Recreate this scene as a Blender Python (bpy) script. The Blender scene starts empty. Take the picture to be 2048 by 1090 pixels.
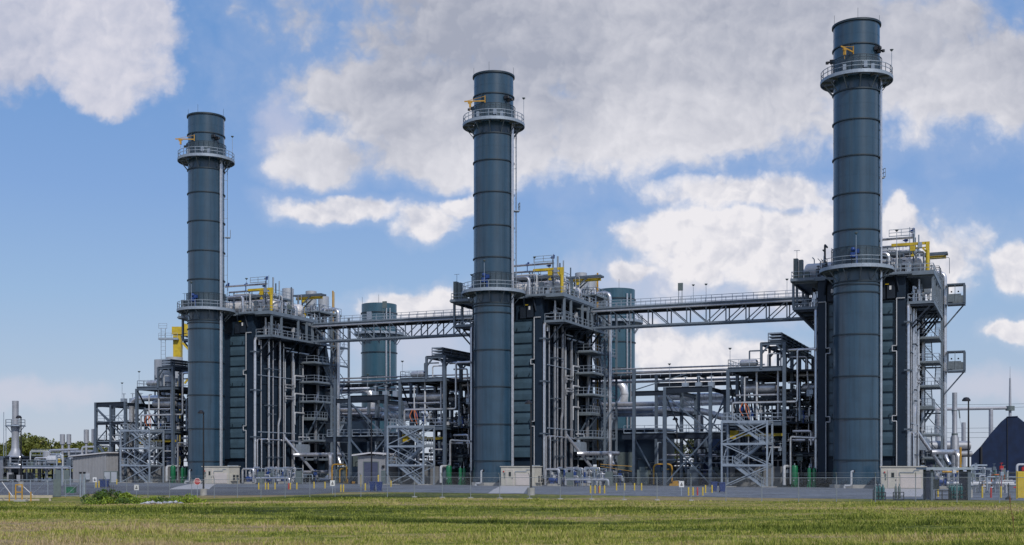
import bpy, math, random
import numpy as np
from mathutils import Vector, Matrix
R = math.radians
scene = bpy.context.scene
col = scene.collection

# ------------------------------------------------------------------ camera
cam_d = bpy.data.cameras.new('camera')
cam = bpy.data.objects.new('camera', cam_d)
col.objects.link(cam)
EYE = 2.75
cam.location = (0, 0, EYE)
cam.rotation_euler = (R(90), 0, 0)
cam_d.sensor_width = 36.0
cam_d.lens = 2390.0 / 2048 * 36
cam_d.shift_y = (932 - 545) / 2048
cam_d.clip_start = 0.5
cam_d.clip_end = 8000
scene.camera = cam

# ------------------------------------------------------------------ light and sky
SUN_EL, SUN_AZ = 40.0, 158.0            # azimuth measured from +Y towards +X
scene.view_settings.view_transform = 'Standard'
scene.view_settings.look = 'None'
scene.view_settings.gamma = 1.0
scene.view_settings.exposure = 0.0
sd = Vector((math.sin(R(SUN_AZ)) * math.cos(R(SUN_EL)), math.cos(R(SUN_AZ)) * math.cos(R(SUN_EL)), math.sin(R(SUN_EL))))
sun_d = bpy.data.lights.new('sun', 'SUN')
sun_d.energy = 2.5
sun_d.angle = R(2.0)
sun_d.color = (1.0, 0.97, 0.93)
sun = bpy.data.objects.new('sun', sun_d)
col.objects.link(sun)
sun.location = (40, -60, 120)
sun.rotation_euler = sd.to_track_quat('Z', 'Y').to_euler()

world = bpy.data.worlds.new('World')
scene.world = world
world.use_nodes = True
wn = world.node_tree
wn.nodes.clear()
def WN(t, **k):
    n = wn.nodes.new(t)
    for a, b in k.items():
        setattr(n, a, b)
    return n
def wl(a, b):
    wn.links.new(a, b)
def wm(op, a, b=None, c=None, clamp=False):
    n = WN('ShaderNodeMath', operation=op, use_clamp=clamp)
    for i, s in enumerate((a, b, c)):
        if s is None:
            continue
        if isinstance(s, (int, float)):
            n.inputs[i].default_value = s
        else:
            wl(s, n.inputs[i])
    return n.outputs[0]
def wstep(x, lo, hi):
    n = WN('ShaderNodeMapRange', interpolation_type='SMOOTHSTEP')
    wl(x, n.inputs[0])
    n.inputs[1].default_value = lo
    n.inputs[2].default_value = hi
    return n.outputs[0]
def wmix(f, a, b):
    n = WN('ShaderNodeMix', data_type='RGBA')
    if isinstance(f, (int, float)):
        n.inputs[0].default_value = f
    else:
        wl(f, n.inputs[0])
    for i, s in ((6, a), (7, b)):
        if isinstance(s, tuple):
            n.inputs[i].default_value = (*s, 1)
        else:
            wl(s, n.inputs[i])
    return n.outputs[2]
def build_sky():
    sky = WN('ShaderNodeTexSky', sky_type='NISHITA')
    sky.sun_disc = False
    sky.sun_elevation = R(SUN_EL)
    sky.sun_rotation = R(SUN_AZ)
    sky.air_density = 1.0
    sky.dust_density = 0.6
    sky.ozone_density = 2.0
    tc = WN('ShaderNodeTexCoord')
    d = tc.outputs['Generated']
    sp = WN('ShaderNodeSeparateXYZ')
    wl(d, sp.inputs[0])
    x, y, z = sp.outputs
    # the northern half of the sky laid out by direction, (east, up) / north
    ys = wm('MAXIMUM', y, 0.04)
    px = wm('MULTIPLY', wm('DIVIDE', x, ys), 23.9)
    py = wm('MULTIPLY', wm('DIVIDE', z, ys), 23.9)
    cp = WN('ShaderNodeCombineXYZ')
    wl(px, cp.inputs[0]); wl(py, cp.inputs[1])
    P0 = cp.outputs[0]
    def noise(vec, scale, detail=6, rough=0.55, off=None, dist=0.0, colour=False):
        n = WN('ShaderNodeTexNoise', noise_dimensions='3D')
        n.inputs['Scale'].default_value = scale
        n.inputs['Detail'].default_value = detail
        n.inputs['Roughness'].default_value = rough
        n.inputs['Distortion'].default_value = dist
        if off:
            a = WN('ShaderNodeVectorMath', operation='ADD')
            wl(vec, a.inputs[0]); a.inputs[1].default_value = off
            vec = a.outputs[0]
        wl(vec, n.inputs['Vector'])
        return n.outputs['Color'] if colour else n.outputs['Fac']
    wv = noise(P0, 0.55, 5, 0.6, colour=True)
    s1 = WN('ShaderNodeVectorMath', operation='MULTIPLY_ADD')
    wl(wv, s1.inputs[0]); s1.inputs[1].default_value = (1.5, 1.1, 0); s1.inputs[2].default_value = (-0.75, -0.55, 0)
    a1 = WN('ShaderNodeVectorMath', operation='ADD')
    wl(P0, a1.inputs[0]); wl(s1.outputs[0], a1.inputs[1])
    P = a1.outputs[0]
    def field(blobs):
        acc = None
        for cx, cy, rx, ry in blobs:
            cx, cy, rx, ry = (cx - 1024) / 100, (932 - cy) / 100, rx / 100, ry / 100
            m = WN('ShaderNodeVectorMath', operation='MULTIPLY_ADD')
            wl(P, m.inputs[0]); m.inputs[1].default_value = (1 / rx, 1 / ry, 0); m.inputs[2].default_value = (-cx / rx, -cy / ry, 0)
            l = WN('ShaderNodeVectorMath', operation='LENGTH')
            wl(m.outputs[0], l.inputs[0])
            acc = l.outputs['Value'] if acc is None else wm('SMOOTH_MIN', acc, l.outputs['Value'], 0.25)
        return acc
    f1 = noise(P0, 0.75, 10, 0.62)
    fh = noise(P0, 2.6, 6, 0.6)
    light = (-0.18, 0.26, 0.0)
    f2 = noise(P0, 1.1, 6, 0.56, off=light)
    f3 = noise(P0, 1.1, 6, 0.56)
    def billow(vec, scale, det, off=None):
        n = WN('ShaderNodeTexVoronoi', voronoi_dimensions='2D', feature='SMOOTH_F1', normalize=True)
        n.inputs['Scale'].default_value = scale; n.inputs['Detail'].default_value = det
        n.inputs['Roughness'].default_value = 0.55; n.inputs['Smoothness'].default_value = 0.35
        if off:
            a = WN('ShaderNodeVectorMath', operation='ADD')
            wl(vec, a.inputs[0]); a.inputs[1].default_value = off
            vec = a.outputs[0]
        wl(vec, n.inputs['Vector'])
        return n.outputs['Distance']
    v1 = billow(P, 1.1, 3.0)
    v2 = billow(P, 1.1, 3.0, off=(-0.10, 0.16, 0))
    relief = wm('ADD', wm('MULTIPLY', wm('SUBTRACT', f3, f2), 0.5), wm('MULTIPLY', wm('SUBTRACT', v2, v1), 0.75))
    pert = wm('ADD', wm('ADD', wm('MULTIPLY', wm('SUBTRACT', f1, 0.5), 0.95), wm('MULTIPLY', wm('SUBTRACT', fh, 0.5), 0.22)), wm('MULTIPLY', wm('SUBTRACT', v1, 0.30), 1.05))
    big = [(1240, 40, 640, 225), (905, 215, 275, 115), (640, 312, 125, 50), (740, 180, 160, 75), (1250, 255, 230, 105), (1560, 110, 560, 185),
           (1960, 150, 260, 125), (960, 310, 250, 60), (1420, 250, 160, 60)]
    white = [(90, 50, 250, 130), (215, 120, 140, 95), (40, 110, 130, 65), (285, 60, 80, 100), (220, 190, 60, 38)]
    cum = [(1500, 385, 190, 45), (1440, 455, 215, 52), (1600, 500, 340, 100), (1840, 520, 125, 70), (1800, 420, 50, 40), (690, 410, 140, 30), (860, 438, 62, 40), (930, 405, 45, 28),
           (2035, 530, 55, 48), (1270, 535, 50, 24), (2030, 662, 60, 25), (1390, 720, 180, 50), (860, 612, 140, 34), (1320, 690, 70, 50)]
    faint = [(80, 785, 170, 34), (10, 770, 70, 28), (830, 690, 210, 70), (1980, 770, 150, 36), (1500, 600, 320, 60), (560, 260, 60, 90), (1130, 640, 420, 90), (1350, 560, 260, 70)]
    def dens(bl, lo, hi, k=1.0):
        fl = field(bl)
        v = wm('ADD', fl, wm('MULTIPLY', pert, k))
        n = WN('ShaderNodeMapRange', interpolation_type='SMOOTHSTEP')
        wl(v, n.inputs[0])
        n.inputs[1].default_value = hi; n.inputs[2].default_value = lo
        n.inputs[3].default_value = 0; n.inputs[4].default_value = 1
        return fl, v, n.outputs[0]
    _, vb, db = dens(big, 0.66, 1.16, 0.95)
    _, vw, dw = dens(white, 0.60, 1.16)
    _, vc, dc = dens(cum, 0.68, 1.15, 0.9)
    _, vf, df = dens(faint, 0.1, 1.3, 0.9)
    K = 10.0
    def L(r, g, b):
        f = lambda c: ((c / 255 + 0.055) / 1.055) ** 2.4 if c > 10 else c / 3294
        return (f(r) * K, f(g) * K, f(b) * K)
    low = noise(P0, 0.26, 2.5, 0.45, off=(7, 3, 1))
    # clear sky: the sky texture, toned towards the pale blue of the day
    hr = WN('ShaderNodeMath', operation='POWER'); hr.inputs[1].default_value = 0.5
    wl(wm('MAXIMUM', wm('ADD', wm('MULTIPLY', x, x), wm('MULTIPLY', y, y)), 0.002), hr.inputs[0])
    el = wm('MULTIPLY', wm('DIVIDE', z, hr.outputs[0]), 23.9)
    rp = WN('ShaderNodeValToRGB')
    wl(wm('DIVIDE', el, 30.0, clamp=True), rp.inputs[0])
    st = [(0.0, (190, 198, 216)), (0.06, (168, 188, 216)), (0.11, (150, 181, 219)), (0.177, (130, 166, 218)), (0.293, (103, 150, 210)), (1.0, (70, 118, 190))]
    while len(rp.color_ramp.elements) < len(st):
        rp.color_ramp.elements.new(0.5)
    for e, (q, c) in zip(rp.color_ramp.elements, st):
        e.position = q; e.color = (*[v / K for v in L(*c)], 1)
    sc_ = WN('ShaderNodeVectorMath', operation='SCALE'); sc_.inputs['Scale'].default_value = K
    wl(rp.outputs[0], sc_.inputs[0])
    clear = wmix(0.85, sky.outputs[0], sc_.outputs[0])
    base = clear
    rel = wm('MULTIPLY', relief, 2.4)
    # far thin cloud
    base = wmix(wm('MULTIPLY', df, 0.5), base, L(214, 210, 222))
    def cloud(base, d, alpha, g, hi_, lo_, k=1.0):
        g = wm('MULTIPLY', wm('SUBTRACT', g, wm('MULTIPLY', rel, k)), 1.0, clamp=True)
        return wmix(wm('MULTIPLY', d, alpha), base, wmix(g, hi_, lo_))
    # thin outskirts of the clouds
    base = wmix(wm('MULTIPLY', wstep(wm('MINIMUM', vb, vc), 1.7, 0.9), 0.18), base, L(214, 216, 228))
    # cumulus: white tops, greyer undersides
    base = cloud(base, dc, 0.96, wm('MULTIPLY_ADD', low, 1.5, -0.45), L(240, 237, 240), L(190, 194, 209), 1.25)
    base = cloud(base, dw, 0.93, wm('MULTIPLY_ADD', low, 1.8, -0.5), L(222, 220, 229), L(182, 187, 206), 0.9)
    up = wstep(wm('MULTIPLY_ADD', low, 2.0, wm('SUBTRACT', py, 1.0)), 4.9, 8.4)
    base = cloud(base, db, 0.97, wm('ADD', wm('MULTIPLY_ADD', low, 1.1, -0.46), wm('MULTIPLY', up, 0.66)), L(228, 227, 233), L(164, 169, 185), 0.5)
    # elsewhere round the sky: broken cloud
    vn = noise(d, 2.3, 7, 0.58)
    back = wmix(wm('MULTIPLY', wstep(vn, 0.46, 0.62), 0.85), clear, L(205, 207, 218))
    front = wm('MULTIPLY', wstep(y, 0.3, 0.55), 1.0)
    final = wmix(front, back, base)
    bg = WN('ShaderNodeBackground')
    bg.inputs['Strength'].default_value = 0.1
    wl(final, bg.inputs['Color'])
    out = WN('ShaderNodeOutputWorld')
    wl(bg.outputs[0], out.inputs[0])
build_sky()

# ------------------------------------------------------------------ places: plant grid (u along the row, v away from the road)
TA = math.atan(0.4286)
CA, SA = math.cos(TA), math.sin(TA)
O3 = (43.06, 149.4)
STEP = (-45.65, 19.57)
def PW(u, v):
    return (O3[0] + u * CA + v * SA, O3[1] - u * SA + v * CA)
def smooth(t):
    t = max(0.0, min(1.0, t))
    return t * t * (3 - 2 * t)
PROF = [(-400, 1.0), (0, 1.0), (60, 0.0), (100, -0.2), (112, -0.25), (125, -0.12), (138, 0.0), (9000, 0.0)]
def zg(X, Y):
    for (a, za), (b, zb) in zip(PROF, PROF[1:]):
        if Y <= b:
            z = za + (zb - za) * (Y - a) / (b - a)
            break
    z -= 0.75 * smooth((-X - 8) / 40) * math.exp(-((Y - 126) / 20) ** 2)
    z -= 0.7 * math.exp(-((X + 33) / 9) ** 2 - ((Y - 108) / 9) ** 2)
    if 20 < Y < 110:
        z += 0.10 * math.sin(X * 0.13 + Y * 0.07) * math.sin(Y * 0.11 + 1.0) * smooth((110 - Y) / 20)
    return z

# ------------------------------------------------------------------ mesh builder
class B:
    def __init__(s):
        s.v = []; s.f = []; s.sm = []
    def add(s, vs, fs, sm=False):
        o = len(s.v)
        s.v.extend(tuple(p) for p in vs)
        s.f.extend(tuple(i + o for i in f) for f in fs)
        s.sm.extend([sm] * len(fs))
        return s
    def box(s, x0, x1, y0, y1, z0, z1):
        vs = [(x0, y0, z0), (x1, y0, z0), (x1, y1, z0), (x0, y1, z0), (x0, y0, z1), (x1, y0, z1), (x1, y1, z1), (x0, y1, z1)]
        return s.add(vs, [(3, 2, 1, 0), (4, 5, 6, 7), (0, 1, 5, 4), (1, 2, 6, 5), (2, 3, 7, 6), (3, 0, 4, 7)])
    def bar(s, p, q, w, h=None):
        h = h or w
        p, q = Vector(p), Vector(q)
        d = (q - p).normalized()
        a = d.cross(Vector((0, 0, 1)))
        if a.length < 1e-3:
            a = Vector((1, 0, 0))
        a.normalize()
        b = a.cross(d).normalized()
        vs = [c + a * (i * w / 2) + b * (j * h / 2) for c in (p, q) for i, j in ((-1, -1), (1, -1), (1, 1), (-1, 1))]
        return s.add(vs, [(3, 2, 1, 0), (4, 5, 6, 7), (0, 1, 5, 4), (1, 2, 6, 5), (2, 3, 7, 6), (3, 0, 4, 7)])
    def ibeam(s, p, q, w, h, t=0.05):
        p, q = Vector(p), Vector(q)
        d = (q - p).normalized()
        up = Vector((0, 0, 1)) if abs(d.z) < 0.9 else Vector((0, 1, 0))
        a = d.cross(up).normalized()
        b = a.cross(d).normalized()
        o = b * (h / 2 - t / 2)
        s.bar2(p + o, q + o, a, b, w, t); s.bar2(p - o, q - o, a, b, w, t)
        return s.bar2(p, q, a, b, t, h - 2 * t)
    def bar2(s, p, q, a, b, w, h):
        vs = [c + a * (i * w / 2) + b * (j * h / 2) for c in (p, q) for i, j in ((-1, -1), (1, -1), (1, 1), (-1, 1))]
        return s.add(vs, [(3, 2, 1, 0), (4, 5, 6, 7), (0, 1, 5, 4), (1, 2, 6, 5), (2, 3, 7, 6), (3, 0, 4, 7)])
    def path(s, pts, r, n=8, bend=None, caps=True):
        pts = [Vector(p) for p in pts]
        bend = r * 2.2 if bend is None else bend
        q = [pts[0]]
        for i in range(1, len(pts) - 1):
            a, b, c = pts[i - 1], pts[i], pts[i + 1]
            d1, d2 = (a - b), (c - b)
            k = min(bend, d1.length * 0.49, d2.length * 0.49)
            if k < 1e-3 or d1.normalized().dot(d2.normalized()) < -0.999:
                q.append(b); continue
            e1, e2 = b + d1.normalized() * k, b + d2.normalized() * k
            for t in (0, .25, .5, .75, 1):
                q.append(e1 * (1 - t) ** 2 + b * 2 * t * (1 - t) + e2 * t * t)
        q.append(pts[-1])
        rings = []
        prev = None
        for i, p in enumerate(q):
            d = ((q[min(i + 1, len(q) - 1)] - p).normalized() + (p - q[max(i - 1, 0)]).normalized()).normalized()
            if prev is None:
                a = d.cross(Vector((0.31, 0.17, 0.93)))
                if a.length < 0.1:
                    a = d.cross(Vector((1, 0, 0)))
            else:
                a = prev - d * prev.dot(d)
            a.normalize(); prev = a
            b = d.cross(a)
            rings.append([p + (a * math.cos(2 * math.pi * k / n) + b * math.sin(2 * math.pi * k / n)) * r for k in range(n)])
        vs = [p for rg in rings for p in rg]
        fs = []
        for i in range(len(rings) - 1):
            for k in range(n):
                k2 = (k + 1) % n
                fs.append((i * n + k, i * n + k2, (i + 1) * n + k2, (i + 1) * n + k))
        s.add(vs, fs, True)
        if caps:
            s.add(rings[0], [tuple(reversed(range(n)))]); s.add(rings[-1], [tuple(range(n))])
        return s
    def lathe(s, c, prof, n=24, a0=0.0, a1=2 * math.pi, axis='z'):
        full = abs(a1 - a0 - 2 * math.pi) < 1e-6
        m = n if full else n + 1
        vs = []
        for r, z in prof:
            for k in range(m):
                a = a0 + (a1 - a0) * k / n
                x, y = r * math.cos(a), r * math.sin(a)
                if axis == 'z':
                    vs.append((c[0] + x, c[1] + y, c[2] + z))
                elif axis == 'x':
                    vs.append((c[0] + z, c[1] + x, c[2] + y))
                else:
                    vs.append((c[0] + y, c[1] + z, c[2] + x))
        fs = []
        for i in range(len(prof) - 1):
            for k in range(n):
                k2 = (k + 1) % m if full else k + 1
                fs.append((i * m + k, i * m + k2, (i + 1) * m + k2, (i + 1) * m + k))
        s.add(vs, fs, True)
        return s
    def ring(s, c, ri, ro, z0, z1, n=32):
        return s.lathe(c, [(ri, z0), (ro, z0), (ro, z1), (ri, z1), (ri, z0)], n)
    def vessel(s, p, L, r, axis='x', n=20):
        pr = [(0.02, -r * 0.5)] + [(r * math.sin(t), -r * 0.5 * math.cos(t)) for t in (0.4, 0.8, 1.2)] + [(r, 0), (r, L)] + \
             [(r * math.sin(t), L + r * 0.5 * math.cos(t)) for t in (1.2, 0.8, 0.4)] + [(0.02, L + r * 0.5)]
        return s.lathe(p, pr, n, axis=axis)
    def ball(s, c, r, n=10):
        return s.lathe(c, [(max(0.01 * r, r * math.sin(math.pi * i / 6)), -r * math.cos(math.pi * i / 6)) for i in range(7)], n)
    def rail(s, pts, h=1.07, sp=1.5, r=0.032, mid=True, closed=False):
        pts = [Vector(p) for p in pts]
        if closed:
            pts = pts + [pts[0]]
        for a, b in zip(pts, pts[1:]):
            L = (b - a).length
            n = max(1, int(round(L / sp)))
            for i in range(n + 1):
                p = a + (b - a) * (i / n)
                s.bar(p, p + Vector((0, 0, h)), r * 2)
            for k in ((h, h * 0.55) if mid else (h,)):
                s.bar(a + Vector((0, 0, k)), b + Vector((0, 0, k)), r * 2)
            s.bar(a + Vector((0, 0, 0.06)), b + Vector((0, 0, 0.06)), 0.015, 0.11)
        return s
    def off(s, o):
        s.v = [(a - o[0], b - o[1], c - o[2]) for a, b, c in s.v]
        return s
    def mesh(s, name, sharp=35):
        me = bpy.data.meshes.new(name)
        me.from_pydata([tuple(p) for p in s.v], [], s.f)
        me.polygons.foreach_set('use_smooth', s.sm)
        if any(s.sm):
            me.set_sharp_from_angle(angle=R(sharp))
        me.update()
        return me
ORG = {}
def setp(o, label=None, cat=None, group=None, kind=None):
    for k, w in (('label', label), ('category', cat), ('group', group), ('kind', kind)):
        if w:
            o[k] = w
    return o
def place(o, org, frame):
    ORG[o.name] = org
    if frame == 'U':
        x, y = PW(org[0], org[1])
        o.location = (x, y, org[2]); o.rotation_euler = (0, 0, -TA)
    else:
        o.location = org
def thing(name, label, cat, org=(0, 0, 0), frame='U', group=None):
    o = bpy.data.objects.new(name, None)
    o.empty_display_size = 0.3
    col.objects.link(o)
    place(o, org, frame)
    return setp(o, label, cat, group)
def top(o):
    while o.parent:
        o = o.parent
    return o
def part(par, name, b, m, label=None, kind=None):
    org = ORG[top(par).name]
    me = b.off(org).mesh(name)
    me.materials.append(m)
    o = bpy.data.objects.new(name, me)
    col.objects.link(o)
    o.parent = par
    return setp(o, label, None, None, kind)
def bars(par, name, items, m):
    for it in items:
        part(par, name, B().bar(*it), m)
def single(name, b, m, label=None, cat=None, org=(0, 0, 0), frame='X', group=None, kind=None):
    me = b.off(org).mesh(name)
    me.materials.append(m)
    o = bpy.data.objects.new(name, me)
    col.objects.link(o)
    place(o, org, frame)
    return setp(o, label, cat, group, kind)
def dup(o, dx=0, dy=0, dz=0, label=None, group=None, parent=None):
    c = o.copy()
    col.objects.link(c)
    if parent:
        c.parent = parent
    else:
        c.location = (o.location[0] + dx, o.location[1] + dy, o.location[2] + dz)
    if label:
        c['label'] = label
    if group:
        c['group'] = group
    for ch in o.children:
        dup(ch, parent=c)
    return c
UNAME = {3: 'boiler by the navy building', 2: 'middle boiler', 1: 'boiler behind the stop sign'}
UNITS = []
def repeat(o, fmt, group, units=(2, 1)):
    """copies a unit-3 thing to the other units, each with its own label"""
    o['label'] = fmt % UNAME[3]; o['group'] = group
    res = {3: o}
    for n in units:
        k = 3 - n
        res[n] = dup(o, STEP[0] * k, STEP[1] * k, 0, fmt % UNAME[n], group)
    return res

# ------------------------------------------------------------------ materials
def mat(name, c, rough=0.5, metal=0.0, var=0.12, scale=3.0, bump=0.0, bscale=20.0, streak=0.0, spec=0.5, c2=None, joint=None, island=0.0, coat=0.0, grain=0.0):
    m = bpy.data.materials.new(name)
    m.use_nodes = True
    nt = m.node_tree
    bs = nt.nodes['Principled BSDF']
    bs.inputs['Roughness'].default_value = rough
    bs.inputs['Metallic'].default_value = metal
    bs.inputs['Specular IOR Level'].default_value = spec
    bs.inputs['Coat Weight'].default_value = coat; bs.inputs['Coat Roughness'].default_value = 0.18
    tc = nt.nodes.new('ShaderNodeTexCoord')
    nz = nt.nodes.new('ShaderNodeTexNoise')
    nz.inputs['Scale'].default_value = scale; nz.inputs['Detail'].default_value = 5; nz.inputs['Roughness'].default_value = 0.6
    nt.links.new(tc.outputs['Object'], nz.inputs['Vector'])
    mx = nt.nodes.new('ShaderNodeMix'); mx.data_type = 'RGBA'
    d = c2 or tuple(x * (1 - var) for x in c)
    e = c if c2 else tuple(min(1, x * (1 + var)) for x in c)
    mx.inputs[6].default_value = (*d, 1); mx.inputs[7].default_value = (*e, 1)
    rp = nt.nodes.new('ShaderNodeMapRange')
    rp.inputs[1].default_value = 0.32; rp.inputs[2].default_value = 0.68
    nt.links.new(nz.outputs['Fac'], rp.inputs[0]); nt.links.new(rp.outputs[0], mx.inputs[0])
    cur = mx.outputs[2]
    def darken(fac, amt):
        k = nt.nodes.new('ShaderNodeMath'); k.operation = 'MULTIPLY_ADD'
        nt.links.new(fac, k.inputs[0]); k.inputs[1].default_value = -amt; k.inputs[2].default_value = 1.0
        g = nt.nodes.new('ShaderNodeMix'); g.data_type = 'RGBA'; g.blend_type = 'MULTIPLY'; g.inputs[0].default_value = 1
        nt.links.new(cur, g.inputs[6]); nt.links.new(k.outputs[0], g.inputs[7])
        return g.outputs[2]
    if streak:
        mp = nt.nodes.new('ShaderNodeMapping'); mp.inputs['Scale'].default_value = (1, 1, 0.06)
        nt.links.new(tc.outputs['Object'], mp.inputs[0])
        n2 = nt.nodes.new('ShaderNodeTexNoise'); n2.inputs['Scale'].default_value = 2.2; n2.inputs['Detail'].default_value = 4
        nt.links.new(mp.outputs[0], n2.inputs['Vector'])
        r2 = nt.nodes.new('ShaderNodeMapRange'); r2.inputs[1].default_value = 0.45; r2.inputs[2].default_value = 0.75
        nt.links.new(n2.outputs['Fac'], r2.inputs[0])
        cur = darken(r2.outputs[0], streak)
    if grain:
        n5 = nt.nodes.new('ShaderNodeTexNoise'); n5.inputs['Scale'].default_value = 1.6; n5.inputs['Detail'].default_value = 8; n5.inputs['Roughness'].default_value = 0.75
        nt.links.new(tc.outputs['Object'], n5.inputs['Vector'])
        r5 = nt.nodes.new('ShaderNodeMapRange'); r5.inputs[1].default_value = 0.38; r5.inputs[2].default_value = 0.66
        nt.links.new(n5.outputs['Fac'], r5.inputs[0])
        cur = darken(r5.outputs[0], grain)
    if island:
        ge = nt.nodes.new('ShaderNodeNewGeometry')
        cur = darken(ge.outputs['Random Per Island'], island)
    nt.links.new(cur, bs.inputs['Base Color'])
    h = None
    if bump:
        n3 = nt.nodes.new('ShaderNodeTexNoise'); n3.inputs['Scale'].default_value = bscale; n3.inputs['Detail'].default_value = 4
        nt.links.new(tc.outputs['Object'], n3.inputs['Vector'])
        bp = nt.nodes.new('ShaderNodeBump'); bp.inputs['Strength'].default_value = bump; bp.inputs['Distance'].default_value = 0.05
        nt.links.new(n3.outputs['Fac'], bp.inputs['Height'])
        nt.links.new(bp.outputs[0], bs.inputs['Normal'])
    return m
M = {}
M['stack'] = mat('blue_grey_paint', (0.025, 0.062, 0.101), 0.30, 0.0, 0.10, 0.5, 0.12, 1.5, streak=0.32, spec=0.55, coat=0.35)
M['ring'] = mat('dark_ring_paint', (0.014, 0.030, 0.045), 0.5)
M['rear_stack'] = mat('teal_grey_paint', (0.034, 0.095, 0.135), 0.36, 0, 0.1, 0.6, streak=0.18, coat=0.3)
M['casing'] = mat('dark_navy_casing', (0.013, 0.026, 0.046), 0.5, 0, 0.15, 0.7, 0.1, 1.2, streak=0.15, spec=0.3)
M['panel'] = mat('duct_panel_paint', (0.064, 0.112, 0.152), 0.42, 0, 0.2, 0.5, 0.35, 0.9, streak=0.1)
M['steel'] = mat('structural_steel_paint', (0.088, 0.115, 0.150), 0.5, 0, 0.15, 1.5)
M['light_steel'] = mat('pale_steel_paint', (0.15, 0.185, 0.225), 0.5, 0, 0.12, 1.5)
M['dark_steel'] = mat('dark_steel_paint', (0.018, 0.026, 0.040), 0.55, 0, 0.2, 1.5, spec=0.3)
M['galv'] = mat('galvanised_steel', (0.30, 0.35, 0.41), 0.5, 0.3, 0.15, 4)
M['fence_wire'] = mat('weathered_fence_steel', (0.27, 0.30, 0.33), 0.55, 0.2, 0.15, 4)
M['grating'] = mat('walkway_steel', (0.16, 0.19, 0.21), 0.6, 0.2, 0.2, 3)
M['jacket'] = mat('aluminium_jacket', (0.62, 0.62, 0.64), 0.28, 0.75, 0.14, 2.5, 0.08, 3.0)
M['bright_jacket'] = mat('sunlit_aluminium_jacket', (0.78, 0.78, 0.79), 0.36, 0.4, 0.1, 2.5, 0.08, 3.0)  # jacket lightened for the bay steam pipes: sunlight on them put into the colour
M['jacket_dull'] = mat('dull_aluminium_jacket', (0.50, 0.50, 0.52), 0.38, 0.6, 0.2, 2.0, 0.1, 3.0)
M['white_pipe'] = mat('white_lagging', (0.48, 0.49, 0.51), 0.5, 0.1, 0.12, 3)
M['drum'] = mat('pale_lagging', (0.66, 0.63, 0.61), 0.45, 0.15, 0.1, 2, 0.3, 3)
M['dark_pipe'] = mat('dark_pipework', (0.030, 0.036, 0.045), 0.5, 0.1, 0.25, 2, spec=0.3)
M['black'] = mat('black_paint', (0.012, 0.012, 0.015), 0.45)
M['yellow'] = mat('yellow_paint', (0.52, 0.37, 0.02), 0.5, 0, 0.18, 1.5)
M['gold'] = mat('amber_paint', (0.44, 0.24, 0.03), 0.55, 0, 0.2, 2)
M['red'] = mat('red_paint', (0.40, 0.02, 0.02), 0.45)
M['blue'] = mat('valve_blue_paint', (0.012, 0.045, 0.19), 0.4)
M['bin'] = mat('blue_plastic', (0.012, 0.035, 0.15), 0.45)
M['green'] = mat('green_tank_paint', (0.010, 0.13, 0.055), 0.35, 0, 0.12, 2)
M['teal'] = mat('teal_cylinder_paint', (0.012, 0.10, 0.11), 0.35)
M['cream'] = mat('cream_cabin_paint', (0.50, 0.47, 0.40), 0.5, 0, 0.06, 1.0, streak=0.08)
M['cream2'] = mat('pale_pink_panel', (0.56, 0.50, 0.46), 0.5, 0, 0.05, 1.0)
M['shed'] = mat('pale_ribbed_sheet', (0.30, 0.30, 0.31), 0.5, 0, 0.06, 1.0, streak=0.12)
M['roof_white'] = mat('pale_roof_trim', (0.62, 0.60, 0.60), 0.5)
M['door_blue'] = mat('slate_blue_door', (0.07, 0.08, 0.13), 0.5)
M['glass'] = mat('dark_glass', (0.02, 0.025, 0.03), 0.1)
M['grey_box'] = mat('grey_green_cabinet', (0.12, 0.15, 0.15), 0.5)
M['navy'] = mat('navy_cladding', (0.006, 0.017, 0.052), 0.55, 0, 0.25, 0.8, streak=0.12, spec=0.25)
M['concrete'] = mat('concrete', (0.34, 0.33, 0.31), 0.85, 0, 0.15, 1.5, 0.3, 8)
M['concrete_dark'] = mat('grey_concrete_wall', (0.19, 0.19, 0.19), 0.85, 0, 0.15, 1.0, 0.2, 8)
M['orange'] = mat('orange_rubber', (0.45, 0.12, 0.04), 0.6)
M['silo'] = mat('grey_white_sheet', (0.40, 0.42, 0.45), 0.45, 0.2, 0.08, 1)
M['silver_far'] = mat('pale_silver_paint', (0.36, 0.37, 0.40), 0.5, 0.3, 0.12, 1)
M['tan'] = mat('beige_timber', (0.46, 0.40, 0.30), 0.7)
M['sign_white'] = mat('white_sign', (0.70, 0.70, 0.70), 0.5)
M['rock'] = mat('pale_rock', (0.46, 0.47, 0.49), 0.85, 0, 0.3, 2, island=0.45)
M['bark'] = mat('bark', (0.07, 0.05, 0.035), 0.9)
M['leaf'] = mat('broad_leaf', (0.24, 0.24, 0.03), 0.6, 0, 0.1, 0.15, c2=(0.11, 0.14, 0.02), island=0.45)
M['leaf_dark'] = mat('dark_leaf', (0.07, 0.09, 0.02), 0.6, 0, 0.1, 0.15, c2=(0.035, 0.05, 0.012), island=0.45)
M['bush'] = mat('bush_leaf', (0.12, 0.20, 0.025), 0.6, 0, 0.1, 0.8, c2=(0.06, 0.12, 0.018), island=0.45)
M['weed'] = mat('bright_weed', (0.34, 0.42, 0.03), 0.6, 0, 0.1, 0.8, c2=(0.17, 0.27, 0.02), island=0.45)
M['reed'] = mat('brown_seed_head', (0.16, 0.07, 0.035), 0.8)

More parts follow.
